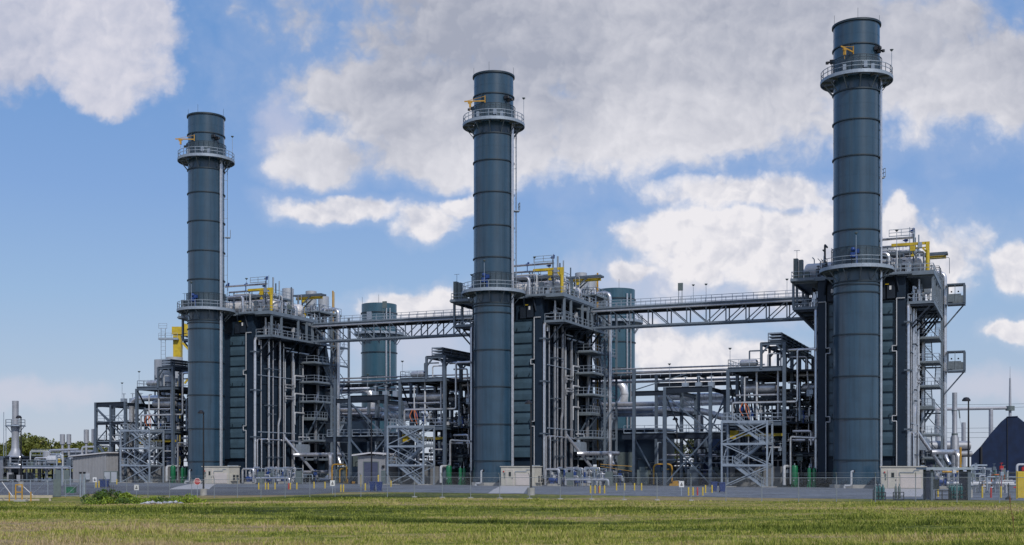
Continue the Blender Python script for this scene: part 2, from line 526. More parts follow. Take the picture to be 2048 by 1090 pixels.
def mesh_mat(name, c, alpha, scale):
    """woven wire: thin diamond wires, open between"""
    m = bpy.data.materials.new(name); m.use_nodes = True
    nt = m.node_tree
    bs = nt.nodes['Principled BSDF']
    bs.inputs['Base Color'].default_value = (*c, 1); bs.inputs['Roughness'].default_value = 0.5; bs.inputs['Metallic'].default_value = 0.4
    tr = nt.nodes.new('ShaderNodeBsdfTransparent')
    mx = nt.nodes.new('ShaderNodeMixShader')
    tc = nt.nodes.new('ShaderNodeTexCoord')
    facs = []
    for ang in (45, -45):
        mp = nt.nodes.new('ShaderNodeMapping'); mp.inputs['Rotation'].default_value = (0, R(ang), 0)
        wv = nt.nodes.new('ShaderNodeTexWave'); wv.wave_type = 'BANDS'; wv.bands_direction = 'X'
        wv.inputs['Scale'].default_value = scale
        nt.links.new(tc.outputs['Object'], mp.inputs[0]); nt.links.new(mp.outputs[0], wv.inputs['Vector'])
        g = nt.nodes.new('ShaderNodeMath'); g.operation = 'GREATER_THAN'; g.inputs[1].default_value = alpha
        nt.links.new(wv.outputs['Fac'], g.inputs[0]); facs.append(g.outputs[0])
    mm = nt.nodes.new('ShaderNodeMath'); mm.operation = 'MAXIMUM'
    nt.links.new(facs[0], mm.inputs[0]); nt.links.new(facs[1], mm.inputs[1])
    nt.links.new(mm.outputs[0], mx.inputs[0]); nt.links.new(tr.outputs[0], mx.inputs[1]); nt.links.new(bs.outputs[0], mx.inputs[2])
    nt.links.new(mx.outputs[0], nt.nodes['Material Output'].inputs[0])
    return m
M['chain'] = mesh_mat('chain_link_wire', (0.30, 0.31, 0.33), 0.985, 5.0)
M['guard'] = mesh_mat('wire_guard', (0.10, 0.13, 0.15), 0.90, 4.0)

# ------------------------------------------------------------------ ground
def patch(nt):
    """how dry the meadow is at a place: broad bands, patches and tufts, plus a painted shadow band"""
    tc = nt.nodes.new('ShaderNodeTexCoord')
    acc = None
    for sc, det, st, w in ((0.045, 2, (0.5, 1.6, 1), 1.0), (0.35, 4, (0.6, 1.5, 1), 0.55), (2.2, 3, (1, 1, 1), 0.35)):
        mp = nt.nodes.new('ShaderNodeMapping'); mp.inputs['Scale'].default_value = st
        n = nt.nodes.new('ShaderNodeTexNoise'); n.inputs['Scale'].default_value = sc; n.inputs['Detail'].default_value = det; n.inputs['Roughness'].default_value = 0.6
        nt.links.new(tc.outputs['Object'], mp.inputs[0]); nt.links.new(mp.outputs[0], n.inputs['Vector'])
        m = nt.nodes.new('ShaderNodeMath'); m.operation = 'MULTIPLY_ADD'
        nt.links.new(n.outputs['Fac'], m.inputs[0]); m.inputs[1].default_value = w
        if acc is None:
            m.inputs[2].default_value = 0.5 - 0.5 * 1.9
        else:
            nt.links.new(acc, m.inputs[2])
        acc = m.outputs[0]
    sp = nt.nodes.new('ShaderNodeSeparateXYZ'); nt.links.new(tc.outputs['Object'], sp.inputs[0])
    # the mown strip near the camera on the left is drier
    f = nt.nodes.new('ShaderNodeMapRange'); f.interpolation_type = 'SMOOTHSTEP'
    k = nt.nodes.new('ShaderNodeMath'); k.operation = 'MULTIPLY_ADD'; nt.links.new(sp.outputs[0], k.inputs[0]); k.inputs[1].default_value = 0.9; nt.links.new(sp.outputs[1], k.inputs[2])
    nt.links.new(k.outputs[0], f.inputs[0]); f.inputs[1].default_value = 46; f.inputs[2].default_value = 22; f.inputs[3].default_value = 0; f.inputs[4].default_value = 0.20
    a = nt.nodes.new('ShaderNodeMath'); a.operation = 'ADD'; nt.links.new(acc, a.inputs[0]); nt.links.new(f.outputs[0], a.inputs[1])
    # dark band across the field, brighter either side: shadow painted into the grass colour
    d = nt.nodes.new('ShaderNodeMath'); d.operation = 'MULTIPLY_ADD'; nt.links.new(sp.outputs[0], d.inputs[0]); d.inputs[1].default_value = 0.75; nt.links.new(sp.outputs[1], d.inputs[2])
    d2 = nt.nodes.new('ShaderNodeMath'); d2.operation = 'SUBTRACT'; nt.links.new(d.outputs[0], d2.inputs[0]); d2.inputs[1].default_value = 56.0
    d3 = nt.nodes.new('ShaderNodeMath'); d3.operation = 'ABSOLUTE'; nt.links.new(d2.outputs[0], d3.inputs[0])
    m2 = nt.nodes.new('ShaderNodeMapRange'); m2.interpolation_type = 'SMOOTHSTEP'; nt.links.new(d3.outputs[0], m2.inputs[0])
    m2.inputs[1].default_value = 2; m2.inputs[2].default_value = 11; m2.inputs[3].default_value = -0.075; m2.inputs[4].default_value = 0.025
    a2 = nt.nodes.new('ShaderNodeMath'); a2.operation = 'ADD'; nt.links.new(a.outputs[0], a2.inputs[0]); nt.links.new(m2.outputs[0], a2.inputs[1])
    return a2.outputs[0]
def ground_mat():
    m = bpy.data.materials.new('meadow_soil'); m.use_nodes = True
    nt = m.node_tree; bs = nt.nodes['Principled BSDF']; bs.inputs['Roughness'].default_value = 0.95
    bs.inputs['Specular IOR Level'].default_value = 0.1
    tc = nt.nodes.new('ShaderNodeTexCoord')
    def nz(sc, det, stretch=(1, 1, 1)):
        mp = nt.nodes.new('ShaderNodeMapping'); mp.inputs['Scale'].default_value = stretch
        n = nt.nodes.new('ShaderNodeTexNoise'); n.inputs['Scale'].default_value = sc; n.inputs['Detail'].default_value = det
        n.inputs['Roughness'].default_value = 0.65
        nt.links.new(tc.outputs['Object'], mp.inputs[0]); nt.links.new(mp.outputs[0], n.inputs['Vector'])
        return n.outputs['Fac']
    def ramp(f, stops):
        r = nt.nodes.new('ShaderNodeValToRGB')
        while len(r.color_ramp.elements) < len(stops):
            r.color_ramp.elements.new(0.5)
        for e, (p, c) in zip(r.color_ramp.elements, stops):
            e.position = p; e.color = (*c, 1)
        nt.links.new(f, r.inputs[0]); return r.outputs[0]
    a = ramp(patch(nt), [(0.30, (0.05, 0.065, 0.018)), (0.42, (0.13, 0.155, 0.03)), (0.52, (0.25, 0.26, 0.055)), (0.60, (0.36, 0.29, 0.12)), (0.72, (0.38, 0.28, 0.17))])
    b = ramp(nz(2.2, 5), [(0.3, (0.45, 0.5, 0.4)), (0.7, (1.2, 1.15, 1.1))])
    mx = nt.nodes.new('ShaderNodeMix'); mx.data_type = 'RGBA'; mx.blend_type = 'MULTIPLY'; mx.inputs[0].default_value = 1
    nt.links.new(a, mx.inputs[6]); nt.links.new(b, mx.inputs[7])
    nt.links.new(mx.outputs[2], bs.inputs['Base Color'])
    bp = nt.nodes.new('ShaderNodeBump'); bp.inputs['Strength'].default_value = 0.8; bp.inputs['Distance'].default_value = 0.12
    nt.links.new(nz(3.0, 5), bp.inputs['Height']); nt.links.new(bp.outputs[0], bs.inputs['Normal'])
    return m
M['soil'] = ground_mat()
def grid_sheet(name, xs, ys, dz, m, keep=None, kind='structure', tf=None):
    b = B()
    idx = {}
    for j, y in enumerate(ys):
        for i, x in enumerate(xs):
            X, Y = tf(x, y) if tf else (x, y)
            idx[i, j] = len(b.v); b.v.append((X, Y, zg(X, Y) + dz))
    for j in range(len(ys) - 1):
        for i in range(len(xs) - 1):
            b.f.append((idx[i, j], idx[i + 1, j], idx[i + 1, j + 1], idx[i, j + 1])); b.sm.append(True)
    return single(name, b, m, kind=kind)
def span(a, b, st):
    n = int(round((b - a) / st))
    return [a + (b - a) * i / n for i in range(n + 1)]
gx = [-4000, -1500, -700, -350] + span(-200, 200, 4) + [350, 700, 1500, 4000]
gy = [-300, -120, -50] + span(-20, 260, 3) + [300, 380, 500, 800, 1500, 3000, 6000]
grid_sheet('ground', gx, gy, 0.0, M['soil'])
M['gravel'] = mat('grey_gravel', (0.245, 0.27, 0.31), 0.95, 0, 0.3, 0.22, 0.9, 7, c2=(0.15, 0.168, 0.195), grain=0.5, spec=0.15)
M['asphalt'] = mat('worn_asphalt', (0.165, 0.175, 0.195), 0.9, 0, 0.2, 0.12, 0.4, 14, c2=(0.095, 0.10, 0.115), grain=0.35, spec=0.2)
M['ramp'] = mat('pale_concrete_apron', (0.42, 0.41, 0.41), 0.85, 0, 0.08, 1, 0.2, 8)
# fence line (behind the meadow): Y = 109.4 - 0.5 X
def fence_pt(t):
    """t metres along the fence from its corner by the gate"""
    c = 1 / math.hypot(1, 0.5)
    X = -47.5 + t * c
    return X, 109.4 - 0.5 * X
def yard_tf(s, w):
    X, Y = fence_pt(s)
    n = (0.5 / math.hypot(1, .5), 1 / math.hypot(1, .5))
    return X + n[0] * w, Y + n[1] * w
grid_sheet('gravel_yard', span(26, 210, 4), [12.5, 14, 17, 22, 28, 36, 46, 60, 90, 140, 200], 0.02, M['gravel'], tf=yard_tf)
grid_sheet('gravel_yard', span(-120, 26, 4), [27, 31, 36, 46, 60, 90, 140, 200], 0.02, M['gravel'], tf=yard_tf)
grid_sheet('asphalt_road', span(-100, 26, 3), [5.5, 8, 11, 15, 20, 27], 0.024, M['asphalt'], tf=yard_tf)
grid_sheet('gate_road', span(-60, -3.5, 3), [-9.0, -6, -3, 0, 2.5, 5.5], 0.026, M['asphalt'], tf=yard_tf)

def quad_sheet(name, q, m, dz, n=14):
    # draped on the ground between four survey corners (far left, far right, near right, near left)
    def tf(a, b):
        l = (q[0][0] + (q[3][0] - q[0][0]) * b, q[0][1] + (q[3][1] - q[0][1]) * b)
        r = (q[1][0] + (q[2][0] - q[1][0]) * b, q[1][1] + (q[2][1] - q[1][1]) * b)
        return l[0] + (r[0] - l[0]) * a, l[1] + (r[1] - l[1]) * a
    grid_sheet(name, [1.0, .5, 0.0], [i / n for i in range(n + 1)], dz, m, tf=tf)
quad_sheet('concrete_apron', [(44.6, 142.6), (48.9, 140.9), (39.0, 114.0), (35.0, 114.0)], M['ramp'], .06)
quad_sheet('concrete_apron', [(-1.5, 162.0), (2.4, 160.5), (1.2, 123.0), (-2.5, 123.0)], M['ramp'], .06)
quad_sheet('concrete_apron', [(-48.4, 181.0), (-44.4, 179.5), (-37.5, 148.0), (-42.5, 148.0)], M['ramp'], .06)
# ------------------------------------------------------------------ meadow grass: blades scattered over the field, one uncountable mass
def make_grass():
    rng = np.random.default_rng(5)
    N = 75000
    t = rng.random(N)
    Y = 24 * (118 / 24) ** t                      # denser close to the road side of the field
    X = (rng.random(N) * 2 - 1) * (0.50 * Y + 6)
    ok = Y < 108.5 - 0.5 * X - 0.4
    ok &= ~((X < -49) & (Y > 119.5 - 0.5 * (X + 49)))
    X, Y = X[ok], Y[ok]
    n = len(X)
    Z = np.array([zg(a, b) for a, b in zip(X, Y)])
    clump = 0.5 + 0.25 * (np.sin(X * 0.35 + 2 * np.sin(Y * 0.21)) * np.sin(Y * 0.5 + X * 0.1) + np.sin(X * 1.3 + 3 * np.sin(Y * .4)) * np.sin(Y * 1.1 + X * .6))
    ok2 = ((X + 34) / 9) ** 2 + ((Y - 101) / 6) ** 2 > 1
    ok2 &= (clump > 0.34) | (rng.random(n) < 0.45)
    X, Y, Z, clump = X[ok2], Y[ok2], Z[ok2], clump[ok2]; n = len(X)
    tall = np.zeros(n)
    for _ in range(260):
        cx, cy = rng.uniform(-60, 60), 28 * (112 / 28) ** rng.random()
        tall += np.exp(-(((X - cx) / (.5 + .5 * rng.random())) ** 2 + ((Y - cy) / .6) ** 2))
    tall = 1 + 1.6 * np.minimum(tall, 1)
    nb = 5
    V = np.zeros((n, nb, 3, 3))
    for k in range(nb):
        a = rng.random(n) * 2 * math.pi
        h = (0.05 + 0.10 * rng.random(n)) * (0.35 + 1.3 * clump ** 2) * np.where(rng.random(n) < 0.02, 2.2, 1.0) * tall
        w = 0.010 + 0.00035 * Y
        lean = h * (0.3 + 0.8 * rng.random(n))
        ox, oy = rng.normal(0, 0.10 + 0.0015 * Y), rng.normal(0, 0.10 + 0.0015 * Y)
        bx, by = X + ox, Y + oy
        V[:, k, 0] = np.stack([bx - np.sin(a) * w, by + np.cos(a) * w, Z - 0.02], 1)
        V[:, k, 1] = np.stack([bx + np.sin(a) * w, by - np.cos(a) * w, Z - 0.02], 1)
        V[:, k, 2] = np.stack([bx + np.cos(a) * lean, by + np.sin(a) * lean, Z + h], 1)
    V = V.reshape(-1, 3)
    F = np.arange(len(V)).reshape(-1, 3)
    me = bpy.data.meshes.new('meadow_grass')
    me.vertices.add(len(V)); me.vertices.foreach_set('co', V.ravel())
    me.loops.add(F.size); me.loops.foreach_set('vertex_index', F.ravel())
    me.polygons.add(len(F)); me.polygons.foreach_set('loop_start', np.arange(0, F.size, 3)); me.polygons.foreach_set('loop_total', np.full(len(F), 3))
    me.update(); me.validate()
    m = bpy.data.materials.new('grass_blade'); m.use_nodes = True
    nt = m.node_tree; bs = nt.nodes['Principled BSDF']; bs.inputs['Roughness'].default_value = 0.7; bs.inputs['Specular IOR Level'].default_value = 0.2
    ge = nt.nodes.new('ShaderNodeNewGeometry')
    ad = nt.nodes.new('ShaderNodeMath'); ad.operation = 'MULTIPLY_ADD'
    nt.links.new(ge.outputs['Random Per Island'], ad.inputs[0]); ad.inputs[1].default_value = 0.20
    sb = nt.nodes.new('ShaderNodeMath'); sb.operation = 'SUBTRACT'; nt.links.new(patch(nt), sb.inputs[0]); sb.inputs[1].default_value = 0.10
    nt.links.new(sb.outputs[0], ad.inputs[2])
    r = nt.nodes.new('ShaderNodeValToRGB')
    st = [(0.30, (0.06, 0.085, 0.016)), (0.42, (0.17, 0.21, 0.03)), (0.52, (0.36, 0.385, 0.065)), (0.62, (0.50, 0.44, 0.14)), (0.74, (0.56, 0.42, 0.24))]
    while len(r.color_ramp.elements) < 5:
        r.color_ramp.elements.new(0.5)
    for e, (p, c) in zip(r.color_ramp.elements, st):
        e.position = p; e.color = (*c, 1)
    nt.links.new(ad.outputs[0], r.inputs[0]); nt.links.new(r.outputs[0], bs.inputs['Base Color'])
    tl = nt.nodes.new('ShaderNodeBsdfTranslucent'); ms = nt.nodes.new('ShaderNodeMixShader'); ms.inputs[0].default_value = 0.35
    nt.links.new(r.outputs[0], tl.inputs[0]); nt.links.new(bs.outputs[0], ms.inputs[1]); nt.links.new(tl.outputs[0], ms.inputs[2]); nt.links.new(ms.outputs[0], nt.nodes['Material Output'].inputs[0])
    me.materials.append(m)
    o = bpy.data.objects.new('meadow_grass', me); col.objects.link(o)
    setp(o, 'rough green and straw coloured meadow grass in front of the fence', 'grass', None, 'stuff')
make_grass()

# ================================================================== BOILER UNIT (built once at the near unit, then copied)
rnd = random.Random(11)
# ---- exhaust stack
def deck_ring(par, name, z, ro, rail_r):
    d = part(par, name, B().ring((0, 0, z), 2.9, ro, -0.06, 0.0, 40).ring((0, 0, z), ro - 0.06, ro + 0.02, -0.34, 0.04, 40), M['galv'])
    for i in range(12):
        b = B()
        a = 2 * math.pi * (i + 0.5) / 12
        c, s_ = math.cos(a), math.sin(a)
        b.bar((2.82 * c, 2.82 * s_, z - 0.2), ((ro - 0.1) * c, (ro - 0.1) * s_, z - 0.2), 0.12, 0.24)
        b.bar((2.86 * c, 2.86 * s_, z - 1.75), ((ro - 0.35) * c, (ro - 0.35) * s_, z - 0.3), 0.10)
        b.bar(((ro - 0.35) * c, (ro - 0.35) * s_, z - 0.36), ((ro - 0.35) * c, (ro - 0.35) * s_, z - 0.14), 0.10)
        part(d, 'bracket', b, M['grating'])
    part(d, 'foot_ring', B().ring((0, 0, z), 2.8, 2.95, -1.85, -1.70, 40), M['ring'])
    pts = [(rail_r * math.cos(2 * math.pi * i / 24), rail_r * math.sin(2 * math.pi * i / 24), z) for i in range(24)]
    part(d, 'railing', B().rail(pts, sp=1.2, closed=True), M['galv'])
    return d
def make_stack():
    t = thing('exhaust_stack', '', 'smokestack', (0, 0, 0.0))
    sk = B().lathe((0, 0, 0), [(2.87, 0.5), (2.87, 2.26), (2.79, 2.26)], 64)
    for i in range(40):
        a = 2 * math.pi * i / 40
        sk.bar((2.87 * math.cos(a), 2.87 * math.sin(a), 0.5), (2.87 * math.cos(a), 2.87 * math.sin(a), 0.95), 0.14)
    part(t, 'base_skirt', sk.ring((0, 0, 0), 2.8, 3.05, 0.45, 0.53, 48), M['stack'])
    part(t, 'plinth', B().lathe((0, 0, 0), [(3.3, -0.1), (3.3, 0.45), (0.1, 0.45)], 8), M['concrete'])
    for z in (3.5, 8.6, 13.85, 19.0, 24.2, 25.15, 31.9, 36.36, 41.0, 45.46, 54.7):
        part(t, 'stiffener_ring', B().ring((0, 0, z), 2.79, 2.95, -0.07, 0.07, 64), M['ring'])
    part(t, 'rim', B().ring((0, 0, 57.65), 2.5, 2.98, -0.12, 0.12, 64), M['ring'])
    # weld seams: narrow raised strips round the shell
    sm = B().lathe((0, 0, 0), [(2.80, 2.2), (2.80, 57.65), (2.55, 57.7), (2.55, 54.0)], 64)
    for z in (6.0, 11.2, 16.4, 21.6, 28.6, 34.1, 38.6, 43.2, 47.4, 56.0):
        sm.ring((0, 0, z), 2.79, 2.812, -0.025, 0.025, 64)
    for k_, (za, zb) in enumerate(zip((3.6, 8.7, 13.9, 19.1, 25.8, 32.0, 36.5, 41.1, 45.6), (8.5, 13.7, 18.9, 24.1, 31.8, 36.2, 40.9, 45.3, 50.5))):
        for q_ in (0, 1, 2):
            a_ = 2.1 * q_ + (k_ % 2) * 1.05 + .35
            sm.bar((2.803 * math.cos(a_), 2.803 * math.sin(a_), za), (2.803 * math.cos(a_), 2.803 * math.sin(a_), zb), .035)
    part(t, 'shell', sm, M['stack'])
    d = deck_ring(t, 'upper_platform', 50.95, 4.38, 4.3)
    deck_ring(t, 'lower_platform', 27.3, 4.5, 4.42)
    for z0, z1 in ((51.0, 53.25), (27.35, 29.75)):
        g = part(t, 'heat_guard', B().lathe((0, 0, 0), [(3.05, z0), (3.05, z1)], 48), M['guard'])
        f = B()
        for i in range(24):
            a = 2 * math.pi * i / 24
            f.bar((3.05 * math.cos(a), 3.05 * math.sin(a), z0), (3.05 * math.cos(a), 3.05 * math.sin(a), z1), 0.05)
        f.ring((0, 0, 0), 3.02, 3.08, z1 - 0.05, z1 + 0.03, 48)
        part(g, 'guard_frame', f, M['ring'])
    for a in (-0.12, -0.02):
        c, s_ = 3.0 * math.cos(a), 3.0 * math.sin(a)
        part(t, 'conduit', B().path([(c, s_, 0.6), (c, s_, 50.7)], 0.125, 8), M['jacket'])
    for z in np.arange(3, 50, 4.6):
        part(t, 'conduit_clip', B().bar((2.75, -0.18, z), (3.12, -0.38, z), 0.08).bar((2.75, 0.0, z), (3.14, -0.03, z), 0.08).bar((2.8, -.2, z), (2.8, 0, z), .07), M['galv'])
    # ladder with a rest landing
    l = B(); la = 0.62
    c, s_ = math.cos(la), math.sin(la)
    P = lambda r, w, z: (r * c - w * s_, r * s_ + w * c, z)
    for w in (-0.23, 0.23):
        l.bar(P(3.25, w, 27.4), P(3.25, w, 51.0), 0.06)
    for z in np.arange(27.6, 51, 0.6):
        l.bar(P(3.25, -0.23, z), P(3.25, 0.23, z), 0.035)
    for z in np.arange(30, 51, 3.0):
        l.bar(P(2.8, 0.23, z), P(3.25, 0.23, z), 0.05)
    l.bar(P(3.3, -0.5, 38.9), P(3.3, 0.5, 38.9), 0.8, 0.1)
    l.rail([P(3.7, -0.5, 39), P(3.7, 0.5, 39)], sp=0.5)
    part(t, 'ladder', l, M['galv'])
    # lightning rods, instruments
    for a in (0.3, 1.9, 3.6, 4.9):
        part(t, 'lightning_rod', B().path([(2.8 * math.cos(a), 2.8 * math.sin(a), 57.5), (2.8 * math.cos(a), 2.8 * math.sin(a), 59.0)], 0.022, 5), M['ring'])
    for a, z in ((-0.35, 53.9), (-0.55, 54.1), (-2.9, 53.4)):
        b = B(); c, s_ = math.cos(a), math.sin(a)
        b.box(3.0 * c - .22, 3.0 * c + .22, 3.0 * s_ - .22, 3.0 * s_ + .22, z - .2, z + .25)
        b.bar((2.7 * c, 2.7 * s_, z), (3.6 * c, 3.6 * s_, z), 0.18); b.lathe((3.55 * c, 3.55 * s_, z - .1), [(0.05, -.15), (.2, -.12), (.2, .15), (.05, .2)], 10)
        part(t, 'sampling_probe', b, M['black'])
    part(t, 'stiffener_plate', B().bar((-0.5, -2.84, 53.3), (-0.5, -2.84, 54.65), 0.16, 0.1), M['ring'])
    for a, zz in ((-1.1, 51.9), (-1.9, 51.8), (-0.8, 51.7)):
        c, s_ = 3.2 * math.cos(a), 3.2 * math.sin(a)
        part(t, 'junction_box', B().box(c - .2, c + .2, s_ - .15, s_ + .15, zz - .35, zz + .35).bar((c, s_, 50.9), (c, s_, zz), .06), M['galv'])
    v = B().box(-.3, .3, -3.55, -3.05, 28.3, 28.9).ball((0, -3.3, 29.3), 0.28).path([(0.45, -3.3, 27.4), (0.45, -3.3, 29.2)], .09, 8).box(.25, .75, -3.45, -3.1, 28.8, 29.3)
    part(t, 'valve_actuator', v, M['blue'])
    # davit hoist: arm pivots on the shell
    arm = part(t, 'davit_arm', B(), M['gold'])
    return t, arm
stack, arm = make_stack()
# davit arm mesh about its own pivot on the front of the shell
ab = B()
ab.bar((0, 0, 0), (2.9, 0, 0.0), 0.11, 0.16); ab.bar((0, 0, 0.65), (2.5, 0, 0.08), 0.045); ab.bar((0, 0, -0.3), (0, 0, 0.75), 0.11)
arm.data = ab.mesh('davit_arm'); arm.data.materials.append(M['gold'])
hb = B().box(1.95, 2.22, -.13, .13, -.85, -.35).box(2.0, 2.35, -.08, .08, -.35, -.1).box(1.8, 2.4, -.1, .1, -0.26, -.12).path([(2.1, 0, -1.0), (2.1, 0, -1.35)], .03, 5)
hme = hb.mesh('hoist'); hme.materials.append(M['gold'])
ho = bpy.data.objects.new('hoist', hme); col.objects.link(ho); ho.parent = arm
arm.location = (0, -2.95, 53.55)
arm.rotation_euler = (0, 0, R(-112))
stacks = repeat(stack, 'tall slim exhaust stack of the %s', 'three tall boiler stacks')
def child(o, nm):
    return [c for c in o.children if c.name.split('.')[0] == nm][0]
child(stacks[2], 'davit_arm').rotation_euler = (0, 0, R(-162))
child(stacks[1], 'davit_arm').rotation_euler = (0, 0, R(-152))
stacks[1]['label'] = 'tall slim exhaust stack of the boiler behind the stop sign, smallest of three'

# ---- heat recovery boiler
def make_boiler():
    t = thing('heat_recovery_boiler', '', 'boiler', (0, 15, 0))
    part(t, 'casing', B().box(-5.3, 5.3, 5.0, 26, 0.6, 27.0).add(
        [(-5.3, 26, .6), (5.3, 26, .6), (5.3, 26, 27), (-5.3, 26, 27), (-3, 34, 3), (3, 34, 3), (3, 34, 14), (-3, 34, 14)],
        [(0, 1, 5, 4), (1, 2, 6, 5), (2, 3, 7, 6), (3, 0, 4, 7)]).box(-3, 3, 34, 47, 3, 14), M['casing'])
    part(t, 'stack_breech', B().box(-1.1, 1.1, 1.5, 4.98, 3.9, 23.9), M['casing'])
    for s in (1, -1):
        part(t, 'corner_column', B().box(min(s * 4.42, s * 5.45), max(s * 4.42, s * 5.45), 4.55, 4.98, .5, 27.0), M['casing'])
        b = B()
        x0, x1 = sorted((s * 1.13, s * 4.14))
        for i in range(12):
            z0 = 4.05 + i * 1.648
            b.add([(x0, 4.75, z0), (x1, 4.75, z0), (x1, 4.68, z0 + .82), (x0, 4.68, z0 + .82), (x1, 4.75, z0 + 1.6), (x0, 4.75, z0 + 1.6)],
                  [(0, 1, 2, 3), (3, 2, 4, 5)])
            b.add([(x1, 4.75, z0), (x1, 4.97, z0), (x1, 4.97, z0 + 1.6), (x1, 4.75, z0 + 1.6), (x1, 4.68, z0 + .82)], [(0, 1, 2, 3, 4)])
        p = part(t, 'duct_panel', b, M['panel'])
        r = B()
        for i in range(13):
            z0 = 4.02 + i * 1.648
            r.box(x0, x1, 4.54, 4.76, z0 - .035, z0 + .035)
        r.box(x1 - .06 if s > 0 else x0, x1 if s > 0 else x0 + .06, 4.5, 4.97, 4.0, 23.8)
        for i in (3, 7, 11):
            r.box(x0 + .5, x0 + .58, 4.45, 4.6, 4.3 + i * 1.648, 4.55 + i * 1.648); r.box(x1 - .58, x1 - .5, 4.45, 4.6, 4.3 + i * 1.648, 4.55 + i * 1.648)
        part(p, 'stiffener', r, M['ring'])
        c = B().box(*sorted((s * 2.2, s * 3.0)), 4.4, 4.95, 24.0, 25.6).box(*sorted((s * 3.2, s * 4.2)), 4.5, 4.95, 24.1, 26.2)
        part(t, 'access_box', c, M['dark_steel'])
        part(t, 'notice_plate', B().box(*sorted((s * 3.0, s * 3.45)), 4.36, 4.39, 25.85, 26.0), M['yellow'])
        part(t, 'notice_plate', B().box(*sorted((s * 3.5, s * 3.75)), 4.44, 4.47, 25.2, 25.7), M['sign_white'])
        # trace line with expansion loops down the corner
        pt = [(s * 5.4, 4.4, 24.05), (s * 4.38, 4.4, 24.05)]
        for z in (17.7, 8.8):
            pt += [(s * 4.38, 4.4, z + .35), (s * 3.85, 4.4, z + .35), (s * 3.85, 4.4, z - .35), (s * 4.38, 4.4, z - .35)]
        pt += [(s * 4.38, 4.4, 1.0)]
        part(t, 'trace_line', B().path(pt, .075, 6, .08), M['white_pipe'])
        # roof brackets on the front
        bars(t, 'roof_bracket', [((s * 4.3, 4.1, 27.0), (s * 4.6, 4.5, 25.0), 0.2), ((s * 2.9, 4.0, 26.9), (s * 2.9, 4.5, 25.4), .16)], M['dark_steel'])
    # side buckstays
    for s in (1, -1):
        b = B()
        for v in np.arange(6.6, 26, 2.75):
            b.ibeam((s * 5.45, v, .6), (s * 5.45, v, 26.9), .34, .3)
        for z in np.arange(3, 27, 3.3):
            b.box(*sorted((s * 5.3, s * 5.42)), 5.0, 26, z - .15, z + .15)
        part(t, 'buckstay', b, M['casing'])
    # vertical pipes on both flanks
    spec = [(4.87, .22, 'jacket', 23.2), (6.2, .09, 'jacket_dull', 23), (8.15, .19, 'jacket', 26), (9.5, .10, 'jacket_dull', 26),
            (10.85, .19, 'jacket', 26), (12.5, .11, 'jacket', 23), (13.0, .09, 'white_pipe', 20.5),
            (15.0, .22, 'jacket', 22), (15.5, .14, 'white_pipe', 21), (18.3, .10, 'white_pipe', 20.5), (21.9, .28, 'jacket', 23)]
    for s in (1, -1):
        for v, r, mt, zt in spec:
            u = s * (5.9 + r)
            if abs(v - 10.85) < .1:
                pt = [(u, v, 2.5), (u, v, 9.6), (u, v + .45, 10.6), (u, v + .45, zt)]
            elif abs(v - 21.9) < .1:
                pt = [(u, v, 3.2), (u, v, 14.2), (u, v + .7, 15.2), (u, v + .7, zt)]
            elif abs(v - 4.87) < .1:
                pt = [(s * 5.75, v, .9), (s * 5.75, v, zt), (s * 5.75, v + 1.2, zt), (s * 5.75, v + 1.2, zt - 1)]
            else:
                pt = [(u, v, rnd.choice((1.0, 1.6, 2.2))), (u, v, zt)]
            part(t, 'riser_pipe', B().path(pt, r, 8), M[mt])
    # loops between risers, guides, ladder
    for z in (17.9, 14.9, 11.7):
        part(t, 'loop_pipe', B().path([(6.2, 15.5, z - 2), (6.2, 15.5, z), (6.2, 18.3, z), (6.2, 18.3, z + .05)], .14, 8), M['white_pipe'])
    for z in (16.2, 15.7, 14.3, 13.9):
        part(t, 'loop_pipe', B().path([(6.15, 12.9, z - .5), (6.15, 12.9, z), (6.45, 12.9, z), (6.45, 15.0, z)], .12, 8), M['jacket'])
    part(t, 'loop_pipe', B().path([(6.3, 13.0, 21.8), (6.3, 19.8, 21.8)], .16, 8), M['jacket'])
    part(t, 'loop_pipe', B().path([(6.3, 12.2, 22.3), (6.3, 15.0, 22.3)], .12, 8), M['jacket'])
    part(t, 'loop_pipe', B().path([(6.1, 5.2, 17.3), (6.1, 17.6, 17.3)], .07, 6), M['galv'])
    part(t, 'loop_pipe', B().path([(6.1, 5.3, 8.2), (6.1, 16, 8.2)], .09, 6), M['galv'])
    for z in (21, 14.9, 7.4, 1.3):
        part(t, 'pipe_guide', B().box(5.3, 6.15, 4.2, 4.3, z - .1, z + .1).box(5.3, 6.15, 5.3, 5.45, z - .1, z + .1).box(6.0, 6.15, 4.2, 6.2, z - .08, z + .08), M['steel'])
    for z in (4.2, 6.5, 11.2, 12.6, 18.5, 20.1):
        part(t, 'pipe_guide', B().box(5.3, 6.5, 7.4 + z % 3, 7.5 + z % 3, z - .08, z + .08).box(6.3, 6.5, 7.4, 7.4 + z % 5, z - .05, z + .05), M['steel'])
    l = B()
    for v in (17.3, 17.8):
        l.bar((5.95, v, 8), (5.95, v, 23.5), .07)
    for z in np.arange(8, 23.5, .45):
        l.bar((5.95, 17.3, z), (5.95, 17.8, z), .05)
    part(t, 'ladder', l, M['steel'])
    # big downcomer outside the stair tower
    part(t, 'downcomer', B().path([(5.8, 24.8, 30.0), (8.95, 24.8, 30.0), (8.95, 24.8, 4.2), (9.6, 24.6, 2.9)], .33, 12, .9), M['jacket'])
    part(t, 'downcomer', B().path([(5.2, 26.4, 29.2), (7.4, 26.4, 29.2), (7.4, 26.4, 24.0)], .3, 10, .7), M['jacket'])
